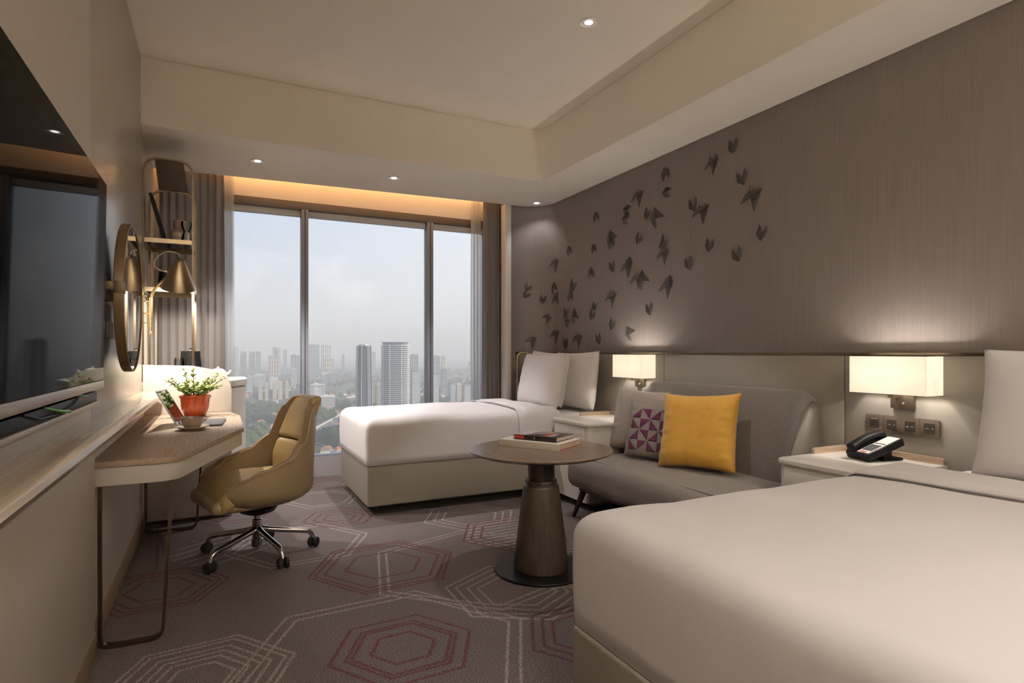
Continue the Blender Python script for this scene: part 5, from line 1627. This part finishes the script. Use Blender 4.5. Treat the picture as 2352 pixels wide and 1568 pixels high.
MT['c_kerb'] = M('pale_parapet', (0.52, 0.47, 0.40), 0.9, var=0.08, vscale=0.1)
COLS = ['c_grey', 'c_cream', 'c_white', 'c_white']

gr = poly('ground', [(-5000, 30, GZ), (9000, 30, GZ), (9000, 14000, GZ), (-5000, 14000, GZ)], [(0, 1, 2, 3)], 'ground')
struct(gr, 'hazy suburban ground far below the window')
for q, (pts, lb) in enumerate((([(160, 971), (187, 968), (225, 1150), (174, 1125)], 'bright green lawn beside the road below the window'),
                             ([(344, 2039), (409, 2007), (546, 2706), (357, 2205)], 'hazy green sports field beyond the school'),
                             ([(305, 1635), (339, 1664), (364, 1804), (296, 1685)], 'small green pitch behind the long striped building'),
                             ([(64, 1656), (99, 1639), (117, 1945), (76, 1966)], 'grassy clearing seen beyond the desk cabinet'))):
    struct(poly('field', [(x, y, GZ + 0.4) for x, y in pts], [(0, 1, 2, 3)], 'c_field'), lb)
def ribbon(name, pts, w, z, mat, label, parent=None):
    vs, fs = [], []
    for i, p in enumerate(pts):
        a = Vector(pts[max(0, i - 1)]); b = Vector(pts[min(len(pts) - 1, i + 1)])
        d = (b - a).normalized(); n = Vector((-d.y, d.x)) * w / 2
        vs += [(p[0] + n.x, p[1] + n.y, z), (p[0] - n.x, p[1] - n.y, z)]
    for i in range(len(pts) - 1): fs.append((2 * i, 2 * i + 1, 2 * i + 3, 2 * i + 2))
    o = poly(name, vs, fs, mat, parent)
    if label: struct(o, label)
    return o
RD = [(28, 789), (83, 903), (126, 1009), (174, 1125), (263, 1358), (405, 1713)]
road = ribbon('road', RD, 24, GZ + 0.6, 'c_road', 'wide grey road running diagonally past the lawn')
bm = bmesh.new()
for i in range(len(RD) - 1):
    a = Vector(RD[i]); b = Vector(RD[i + 1]); d = (b - a).normalized(); n = Vector((-d.y, d.x))
    for off in (15,):
        q = [a + n * off, b + n * off, b + n * (off + 2.5), a + n * (off + 2.5)]
        lo = [bm.verts.new((p.x, p.y, GZ)) for p in q]; hi = [bm.verts.new((p.x, p.y, GZ + 3)) for p in q]
        bm.faces.new(hi)
        for k in range(4): bm.faces.new((lo[k], lo[(k + 1) % 4], hi[(k + 1) % 4], hi[k]))
from_bm('parapet', bm, 'c_kerb', road)
random.seed(3)
car_me = {}
def car_mesh(col):
    bm = bmesh.new(); bm_box(bm, -2.2, 2.2, -0.9, 0.9, 0.3, 0.95); bm_box(bm, -1.2, 1.3, -0.8, 0.8, 0.95, 1.5)
    bmesh.ops.recalc_face_normals(bm, faces=bm.faces)
    me = bpy.data.meshes.new('car'); bm.to_mesh(me); bm.free(); me.materials.append(MT[col]); return me
CARS = [car_mesh('c_white'), car_mesh('c_dark'), car_mesh('c_roof3')]
for k in range(16):
    s_ = random.uniform(0.25, 3.9); i = int(s_); f = s_ - i
    a = Vector(RD[i]); b = Vector(RD[i + 1]); d = (b - a).normalized(); n = Vector((-d.y, d.x))
    p = a.lerp(b, f) + n * random.choice((-8, -4, 4, 8))
    o = bpy.data.objects.new('car', CARS[k % 3]); COL.objects.link(o)
    o.location = (p.x, p.y, GZ + 0.6); o.rotation_euler = (0, 0, math.atan2(d.y, d.x))
    tag(o, ['small white car on the diagonal road below the window', 'small dark car on the diagonal road below the window', 'small grey car on the diagonal road below the window'][k % 3], 'car', 'cars on the diagonal road')

# dark glass tower with pale fins
tx, ty = 220.6, 1006.9
ta = thing('glass_tower', 'tall dark glass tower with pale vertical fins and spiked crown', 'building', (tx, ty, GZ))
def tower_ring(z, k): return [(tx + k * 13.0 * math.cos(math.radians(22.5 + 45 * q)), ty + k * 13.0 * math.sin(math.radians(22.5 + 45 * q)), z) for q in range(8)]
zs = [(GZ, 1.14), (-60, 1.07), (0, 0.98), (11.5, 0.955)]
vs, fs = [], []
for z, k in zs: vs += tower_ring(z, k)
for r in range(len(zs) - 1):
    for q in range(8): fs.append((r * 8 + q, r * 8 + (q + 1) % 8, r * 8 + 8 + (q + 1) % 8, r * 8 + 8 + q))
fs.append(tuple(range(24, 32)))
poly('glass_shaft', vs, fs, 'c_glass', ta)
for q in range(8):
    a0 = math.radians(22.5 + 45 * q)
    for dd in (-0.10, 0.10):
        a = a0 + dd
        pts = []
        for z, k in zs + [(17.5 + 3.5 * ((q * 3) % 3) / 2, 0.93)]:
            pts.append((tx + k * 13.2 * math.cos(a), ty + k * 13.2 * math.sin(a), z))
        if dd < 0 or q % 2 == 0:
            tube('fin', pts, [0.55, 0.55, 0.5, 0.45, 0.12], 'c_fin', ta, 5)
lathe('roof_plant', [(0, 11.5), (8.5, 11.5), (8.5, 14.0), (0, 14.0)], 'c_fin', ta, (tx, ty, 0), 8)

# white balcony tower: an oval shaft ringed by balcony slabs, every slab a part
bx_, by_ = 281.5, 1032.5
tb_ = thing('balcony_tower', 'tall oval tower ringed by white balcony slabs', 'building', (bx_, by_, GZ))
ovA = CAM_YAW * 0.55
def oval(k, n=40):
    out = []
    for q in range(n):
        a = 2 * math.pi * q / n
        ca, sa = math.cos(a), math.sin(a)
        x = 24.2 * k * (abs(ca) ** 0.75) * (1 if ca > 0 else -1); y = 13.0 * k * (abs(sa) ** 0.75) * (1 if sa > 0 else -1)
        out.append((x * math.cos(-ovA) - y * math.sin(-ovA), x * math.sin(-ovA) + y * math.cos(-ovA)))
    return out
prism('shaft', [(bx_ + x, by_ + y) for x, y in oval(0.95)], GZ, 13.0, 'c_dark', tb_)
me_s = None
zz = GZ + 6
slabs = []
while zz < 13:
    slabs.append(zz); zz += 3.55
def slab_mesh():
    bm = bmesh.new()
    o_ = oval(1.0)
    lo = [bm.verts.new((x, y, 0)) for x, y in o_]; hi = [bm.verts.new((x, y, 1.45)) for x, y in o_]
    bm.faces.new(hi); bm.faces.new(lo[::-1])
    for k in range(len(o_)): bm.faces.new((lo[k], lo[(k + 1) % len(o_)], hi[(k + 1) % len(o_)], hi[k]))
    me = bpy.data.meshes.new('floor_slab'); bm.to_mesh(me); bm.free(); me.materials.append(MT['c_slab']); return me
sm = slab_mesh()
for z in slabs:
    o = bpy.data.objects.new('floor_slab', sm); COL.objects.link(o); o.parent = tb_; o.location = (0, 0, z - GZ)
o_ = oval(0.995)
for q in range(0, 40, 4):
    x, y = o_[q]
    tube('balcony_pier', [(bx_ + x, by_ + y, GZ), (bx_ + x, by_ + y, 13.5)], 0.6, 'c_slab', tb_, 4)
prism('roof_ring', [(bx_ + x, by_ + y) for x, y in oval(1.02)], 17.6, 18.6, 'c_grey', tb_)
prism('roof_deck', [(bx_ + x * 0.9, by_ + y * 0.9) for x, y in oval(1.0)], 13.0, 17.6, 'c_grey', tb_)

# named blocks: (name, label, x, y, width, top, style, tint)
CITY = [
    ('pale_tower', 'far pale blue tower block beside the sheer curtain', 71.1, 3313.9, 17.6, 23.2, 'far', 0),
    ('pale_tower', 'far pale ribbed tower beside the sheer curtain, second from the left', 87.4, 3361.6, 15.7, 25.8, 'far', 1),
    ('cream_block', 'far cream slab block just right of the first pale towers', 110.8, 3182.6, 34.1, 5.4, 'far', 1),
    ('cream_block', 'far cream slab block with wide front left of the mullion', 149.0, 3163.6, 34.1, 5.4, 'far', 1),
    ('cream_block', 'far grey slab block adjoining the wide cream slab', 176.7, 3149.9, 27.7, 3.3, 'far', 0),
    ('grey_tower', 'hazy grey twin tower rising left of the first mullion', 286.9, 3541.7, 34.0, 25.4, 'far', 0),
    ('cream_block', 'slim cream tower beside the hazy grey twin tower', 307.5, 3531.5, 12.1, 20.6, 'far', 1),
    ('pink_block', 'low pink apartment block below the hazy grey tower', 219.2, 2793.8, 49.7, -14.1, 'far', 2),
    ('pale_tower', 'hazy pale tower close to the first mullion', 365.1, 3837.8, 26.5, 14.4, 'far', 0),
    ('grey_tower', 'hazy grey slab right behind the first mullion edge', 292.3, 2645.9, 42.3, -11.7, 'far', 0),
    ('grey_tower', 'tall hazy grey slab tower right of the first mullion', 435.7, 3132.9, 64.0, 38.7, 'far', 0),
    ('white_tower', 'hazy tower with white checkered balconies right of the grey slab', 476.6, 3001.0, 53.3, 35.3, 'far', 3),
    ('cream_block', 'hazy low cream block below the checkered tower', 453.5, 2789.2, 55.6, -26.6, 'far', 1),
    ('pale_tower', 'hazy slim tower between checkered tower and dark glass tower', 643.8, 3476.2, 17.5, -16.3, 'far', 0),
    ('pale_tower', 'hazy pale tower just right of the dark glass tower', 775.9, 3299.0, 29.1, 1.2, 'far', 0),
    ('pale_tower', 'hazy slab between white tower and second mullion', 654.2, 2131.4, 34.0, -8.5, 'far', 0),
    ('pale_tower', 'hazy grey tower right of the second mullion', 827.4, 2380.3, 38.6, -15.4, 'far', 0),
    ('cream_block', 'slim sunlit cream tower right of the second mullion', 836.7, 2319.9, 19.8, -15.0, 'far', 1),
    ('grey_block', 'low hazy tower in front of the slim cream tower', 650.7, 1798.2, 22.4, -53.3, 'far', 0),
    ('grey_block', 'grey apartment slab seen low in the right window bay', 533.5, 1409.8, 15.4, -79.3, 'apt', 0),
    ('grey_block', 'sunlit apartment slab seen low in the right window bay', 554.6, 1421.6, 15.6, -80.4, 'apt', 1),
    ('grey_block', 'dark apartment slab next to the right sheer curtain', 547.2, 1347.2, 21.3, -79.8, 'apt', 0),
    ('cream_block', 'far cream block beside the right sheer curtain', 992.4, 2410.1, 13.4, -40.9, 'far', 1),
    ('cream_apartment', 'leftmost slab of the cream apartment row below the window', 109.2, 1843.7, 13.8, -85.1, 'apt', 1),
    ('cream_apartment', 'second slab of the cream apartment row below the window', 126.3, 1857.5, 11.4, -88.6, 'apt', 1),
    ('cream_apartment', 'middle slab of the cream apartment row below the window', 149.0, 1868.6, 12.8, -88.4, 'apt', 1),
    ('cream_apartment', 'fourth slab of the cream apartment row below the window', 165.8, 1882.6, 15.5, -86.8, 'apt', 1),
    ('cream_apartment', 'last slab of the cream apartment row next to the mullion', 185.8, 1895.0, 11.8, -87.8, 'apt', 1),
    ('white_apartment', 'low white apartment row beyond the desk cabinet', 100.3, 2294.7, 23.2, -85.3, 'apt', 2),
    ('white_apartment', 'long white apartment row left of the mullion above the cream row', 138.4, 2387.4, 50.1, -82.9, 'apt', 2),
    ('white_hall', 'white flat roofed hall left of the first mullion', 168.6, 2149.1, 32.4, -87.1, 'low', 2),
    ('white_hall', 'bright white hall right of the first mullion in the distance', 404.2, 2590.4, 31.2, -87.1, 'low', 2),
    ('grey_hall', 'pale grey hall adjoining the bright white hall', 433.9, 2575.6, 34.9, -88.9, 'low', 0),
    ('school_building', 'white school building with flat roof right of the first mullion', 272.1, 1874.5, 51.6, -96.8, 'apt', 2),
    ('school_building', 'lower white wing in front of the white school building', 254.7, 1771.4, 23.8, -103.8, 'low', 2),
    ('long_school', 'long striped three storey building right of the office chair', 235.7, 1468.3, 41.8, -104.3, 'apt', 2),
    ('cream_office', 'cream sided block standing between the two towers', 263.2, 1075.1, 11.1, -57.6, 'low', 1),
    ('grey_office', 'dark grey office block with slanted roof right of the white tower', 374.6, 1209.6, 22.1, -39.3, 'apt', 0),
    ('grey_office', 'dark grey office block right of the second mullion', 417.0, 1210.9, 21.5, -45.5, 'apt', 0),
    ('white_apartment', 'white block with vertical bays just left of the mullion', 262.8, 2437.3, 22.0, -63.1, 'apt', 2),
]
def block(name, label, x, y, w, top, style, tint, idx):
    random.seed(idx)
    t = thing(name, label, 'building', (x, y, GZ), 'distant buildings beyond the window')
    dp = {'far': max(10.0, w * 0.55), 'apt': max(9.0, w * 0.45), 'low': max(12.0, w * 0.6)}[style]
    col = COLS[tint] if tint != 2 or style != 'far' else 'c_pink'
    ww = w * 0.80
    x0, x1, y0, y1 = x - ww / 2, x + ww / 2, y, y + dp
    box('body', x0, x1, y0, y1, GZ, top, col, t)
    box('roof_parapet', x0 + ww * 0.25, x0 + ww * 0.55, y0 + dp * 0.2, y0 + dp * 0.8, top, top + 3.0, col, t)
    hgt = top - GZ
    step = 3.4 if style != 'far' else 6.8
    nfl = int(hgt / step)
    bm = bmesh.new()
    if tint in (0, 2) and style == 'apt':
        for k in range(1, nfl):
            z = GZ + k * step
            bm_box(bm, x0 + 0.4, x1 - 0.4, y0 - 0.15, y0 + 0.2, z + 0.9, z + 2.5)
            bm_box(bm, x0 - 0.15, x0 + 0.2, y0 + 0.4, y1 - 0.4, z + 0.9, z + 2.5)
    else:
        nb = max(2, int(ww / (6.0 if style != 'far' else 9.0)))
        for q in range(nb):
            xa = x0 + ww * (q + 0.28) / nb; xb = x0 + ww * (q + 0.66) / nb
            if style == 'far':
                for z in range(int(max(1, nfl // 3))):
                    zz = GZ + (z + 0.15) * hgt / max(1, nfl // 3)
                    bm_box(bm, xa, xb, y0 - 0.2, y0 + 0.3, zz, zz + 0.8 * hgt / max(1, nfl // 3))
            else:
                for k in range(1, nfl):
                    z = GZ + k * step
                    bm_box(bm, xa, xb, y0 - 0.15, y0 + 0.2, z + 0.8, z + 2.6)
        nd = max(1, int(dp / 8))
        for q in range(nd):
            ya = y0 + dp * (q + 0.3) / nd; yb = y0 + dp * (q + 0.7) / nd
            bm_box(bm, x0 - 0.2, x0 + 0.3, ya, yb, GZ + 3, top - 3)
    o = from_bm('windows', bm, 'c_dark' if tint != 0 else ('c_fin' if style == 'apt' else 'c_dark'), t)
    o['kind'] = 'stuff'
    return t
for idx, row in enumerate(CITY): block(*row, idx)

# small houses: shared meshes, one object each
def house_mesh(w, d, h, rh):
    body = bpy.data.meshes.new('house_walls')
    bm = bmesh.new(); bm_box(bm, -w / 2, w / 2, -d / 2, d / 2, 0, h); bmesh.ops.recalc_face_normals(bm, faces=bm.faces); bm.to_mesh(body); bm.free()
    body.materials.append(MT['c_white'])
    e = 0.8
    vs = [(-w / 2 - e, -d / 2 - e, h), (w / 2 + e, -d / 2 - e, h), (w / 2 + e, d / 2 + e, h), (-w / 2 - e, d / 2 + e, h), (-w / 2 + d * 0.25, 0, h + rh), (w / 2 - d * 0.25, 0, h + rh)]
    return body, vs, [(0, 1, 5, 4), (1, 2, 5), (2, 3, 4, 5), (3, 0, 4), (3, 2, 1, 0)]
HM = []
for (w, d, h, rh, rm) in ((13, 10, 6, 4, 'c_roof'), (16, 11, 6.5, 4.5, 'c_roof2'), (22, 12, 7, 3, 'c_roof3'), (11, 9, 6, 3.6, 'c_roof')):
    body, vs, fs = house_mesh(w, d, h, rh)
    rf = bpy.data.meshes.new('roof'); rf.from_pydata(vs, [], fs); rf.materials.append(MT[rm])
    HM.append((body, rf))
HL = ['small house with orange tiled roof in the suburb below the window', 'small house with brown tiled roof in the suburb below the window',
      'long shed with grey sheet roof in the suburb below the window', 'little cottage with orange tiled roof in the suburb below the window']
def house(k, x, y, rz, s=1.0, label=None):
    t = thing('suburban_house', label or HL[k], 'house', (x, y, GZ), 'small houses below the window')
    for pn, me in (('walls', HM[k][0]), ('roof', HM[k][1])):
        o = bpy.data.objects.new(pn, me); COL.objects.link(o); o.parent = t
    t.rotation_euler = (0, 0, rz); t.scale = (s, s, s)
random.seed(11)
SPOTS = []
def free(x, y, r):
    for (a, b, q) in SPOTS:
        if (a - x) ** 2 + (b - y) ** 2 < (q + r) ** 2: return False
    return True
SPOTS += [(tx, ty, 26), (bx_, by_, 40)] + [(r[2], r[3] + 6, max(r[4] * 0.6, 12)) for r in CITY]
def near_road(x, y):
    for i in range(len(RD) - 1):
        a = Vector(RD[i]); b = Vector(RD[i + 1]); ab = b - a
        t = max(0, min(1, (Vector((x, y)) - a).dot(ab) / ab.length_squared))
        if (a + ab * t - Vector((x, y))).length < 22: return True
    for (ax, ay, r) in ((186, 1055, 55), (430, 2250, 200), (330, 1690, 45), (90, 1800, 60)):
        if (ax - x) ** 2 + (ay - y) ** 2 < r * r: return True
    return False
HOWN = {(119, 865): 'orange roofed house at the foot of the glass between office chair and bed',
        (137, 858): 'orange roofed house at the foot of the glass nearest the bed',
        (143, 992): 'brown roofed house standing between the lawn and the diagonal road',
        (128, 840): 'brown roofed house hidden low behind the window kerb',
        (75, 1246): 'orange roofed house left of the chair back, farther one',
        (89, 1167): 'small orange cottage just left of the chair back',
        (109, 1269): 'brown roofed house behind the top of the chair back',
        (62, 1147): 'orange roofed house among trees beside the desk cabinet',
        (99, 1180): 'orange roofed house touching the chair back outline'}
for (x, y, k, rz) in ((119, 865, 0, 0.3), (137, 858, 0, 0.1), (143, 992, 1, 0.3), (128, 840, 1, 0.2), (75, 1246, 0, 0.2), (89, 1167, 3, 0.5), (109, 1269, 1, 0.1), (62, 1147, 0, 0.4), (99, 1180, 0, 0.2), (112, 848, 3, 0.2), (150, 846, 3, 0.5)):
    house(k, x, y, rz, 1.0, HOWN.get((x, y))); SPOTS.append((x, y, 9))
n = 0
for tries in range(6000):
    if n >= 230: break
    bearing = math.radians(random.uniform(-4, 30)); dist = 820 + 2300 * random.random() ** 1.3
    x, y = dist * math.sin(bearing), dist * math.cos(bearing)
    if noise.noise(Vector((x * 0.006, y * 0.006, 4))) < -0.02 or near_road(x, y) or not free(x, y, 11): continue
    k = random.choice((0, 0, 1, 1, 2, 3))
    house(k, x, y, random.uniform(-0.2, 0.5), random.uniform(0.9, 1.35)); SPOTS.append((x, y, 9)); n += 1

# trees
def crown_mesh(seed, sub):
    bm = bmesh.new()
    bmesh.ops.create_icosphere(bm, subdivisions=sub, radius=1.0)
    for v in bm.verts:
        f = 1 + 0.45 * noise.noise(v.co * 1.7 + Vector((seed, 0, 0))) + 0.22 * noise.noise(v.co * 4.2 + Vector((seed, 3, 0)))
        v.co = Vector((v.co.x * f, v.co.y * f, v.co.z * f * 0.82 + 0.75))
    me = bpy.data.meshes.new('crown'); bm.to_mesh(me); bm.free()
    return me
TM = []
for k in range(4):
    me = crown_mesh(k * 7.3, 3); me.materials.append(MT['c_tree' if k % 2 == 0 else 'c_tree2']); TM.append(me)
trunk = bpy.data.meshes.new('trunk')
bm = bmesh.new(); bm_tube(bm, [(0, 0, 0), (0, 0, 0.55)], [0.09, 0.06], 6); bm.to_mesh(trunk); bm.free(); trunk.materials.append(MT['c_trunk'])
TL = ['dark green broad tree among the houses below the window', 'mid green broad tree among the houses below the window']
def tree(x, y, r, k, label=None):
    t = thing('suburban_tree', label or TL[k % 2], 'tree', (x, y, GZ), 'trees below the window')
    for pn, me in (('crown', TM[k]), ('trunk', trunk)):
        o = bpy.data.objects.new(pn, me); COL.objects.link(o); o.parent = t
    t.scale = (r, r, r * random.uniform(0.9, 1.2)); t.rotation_euler = (0, 0, random.uniform(0, 6))
TOWN = {(30, 905): 'large bright tree crown beside the desk edge at the foot of the glass', (14, 860): 'large tree crown hidden behind the desk edge',
        (48, 965): 'broad tree crown just above the chair arm', (158, 905): 'dark broad tree in front of the lawn beside the bed', (172, 925): 'dark tree touching the bed corner below the lawn',
        (148, 930): 'dark tree left of the lawn behind the near houses', (165, 880): 'bright small tree between the orange roofs and the bed', (40, 1010): 'dark tree behind the large bright crown', (0, 935): 'tree crown behind the minibar cabinet'}
for (x, y, r, k) in ((30, 905, 20, 1), (14, 860, 22, 1), (48, 965, 17, 1), (158, 905, 17, 0), (172, 925, 16, 0), (148, 930, 15, 2), (165, 880, 12, 3), (40, 1010, 18, 0), (0, 935, 18, 3)):
    tree(x, y, r, k, TOWN.get((x, y))); SPOTS.append((x, y, r * 0.8))
n = 0
for tries in range(8000):
    if n >= 285: break
    bearing = math.radians(random.uniform(-4, 29)); dist = 800 + 900 * random.random() ** 1.1
    x, y = dist * math.sin(bearing), dist * math.cos(bearing)
    r = random.uniform(6, 13)
    if near_road(x, y) or not free(x, y, r * 0.55): continue
    tree(x, y, r, random.randrange(4)); SPOTS.append((x, y, r * 0.55)); n += 1
bm = bmesh.new()
base = crown_mesh(2.0, 1)
tv_, tf_ = [], []
n = 0
for tries in range(9000):
    if n >= 2600: break
    bearing = math.radians(random.uniform(-5, 32)); dist = 1250 + 3600 * random.random() ** 1.2
    x, y = dist * math.sin(bearing), dist * math.cos(bearing)
    if near_road(x, y) or noise.noise(Vector((x * 0.003, y * 0.003, 9))) < -0.12: continue
    if not free(x, y, 3) if dist < 2300 else False: continue
    r = random.uniform(6, 14)
    o0 = len(tv_)
    tv_ += [(x + v.co.x * r, y + v.co.y * r, GZ + v.co.z * r) for v in base.vertices]
    tf_ += [tuple(o0 + i for i in p.vertices) for p in base.polygons]
    n += 1
far_trees = poly('distant_treetops', tv_, tf_, 'c_tree', None, smooth=True)
tag(far_trees, 'dark green treetops filling the hazy suburb to the horizon', 'trees', kind='stuff')
bm.free()

# haze over the city
hz = box('haze', -4900, 8900, 45, 13900, GZ + 0.05, 300, None)
hm = bpy.data.materials.new('morning_haze')
hm.use_nodes = True
hn = hm.node_tree
hn.nodes.clear()
ho = hn.nodes.new('ShaderNodeOutputMaterial')
hv = hn.nodes.new('ShaderNodeVolumeScatter')
hv.inputs['Color'].default_value = (0.97, 0.985, 1.0, 1)
hv.inputs['Density'].default_value = HAZE_DENSITY
hv.inputs['Anisotropy'].default_value = 0.0
hn.links.new(hv.outputs[0], ho.inputs['Volume'])
hz.data.materials.clear()
hz.data.materials.append(hm)
tag(hz, 'pale morning haze hanging over the city', 'haze', kind='stuff')
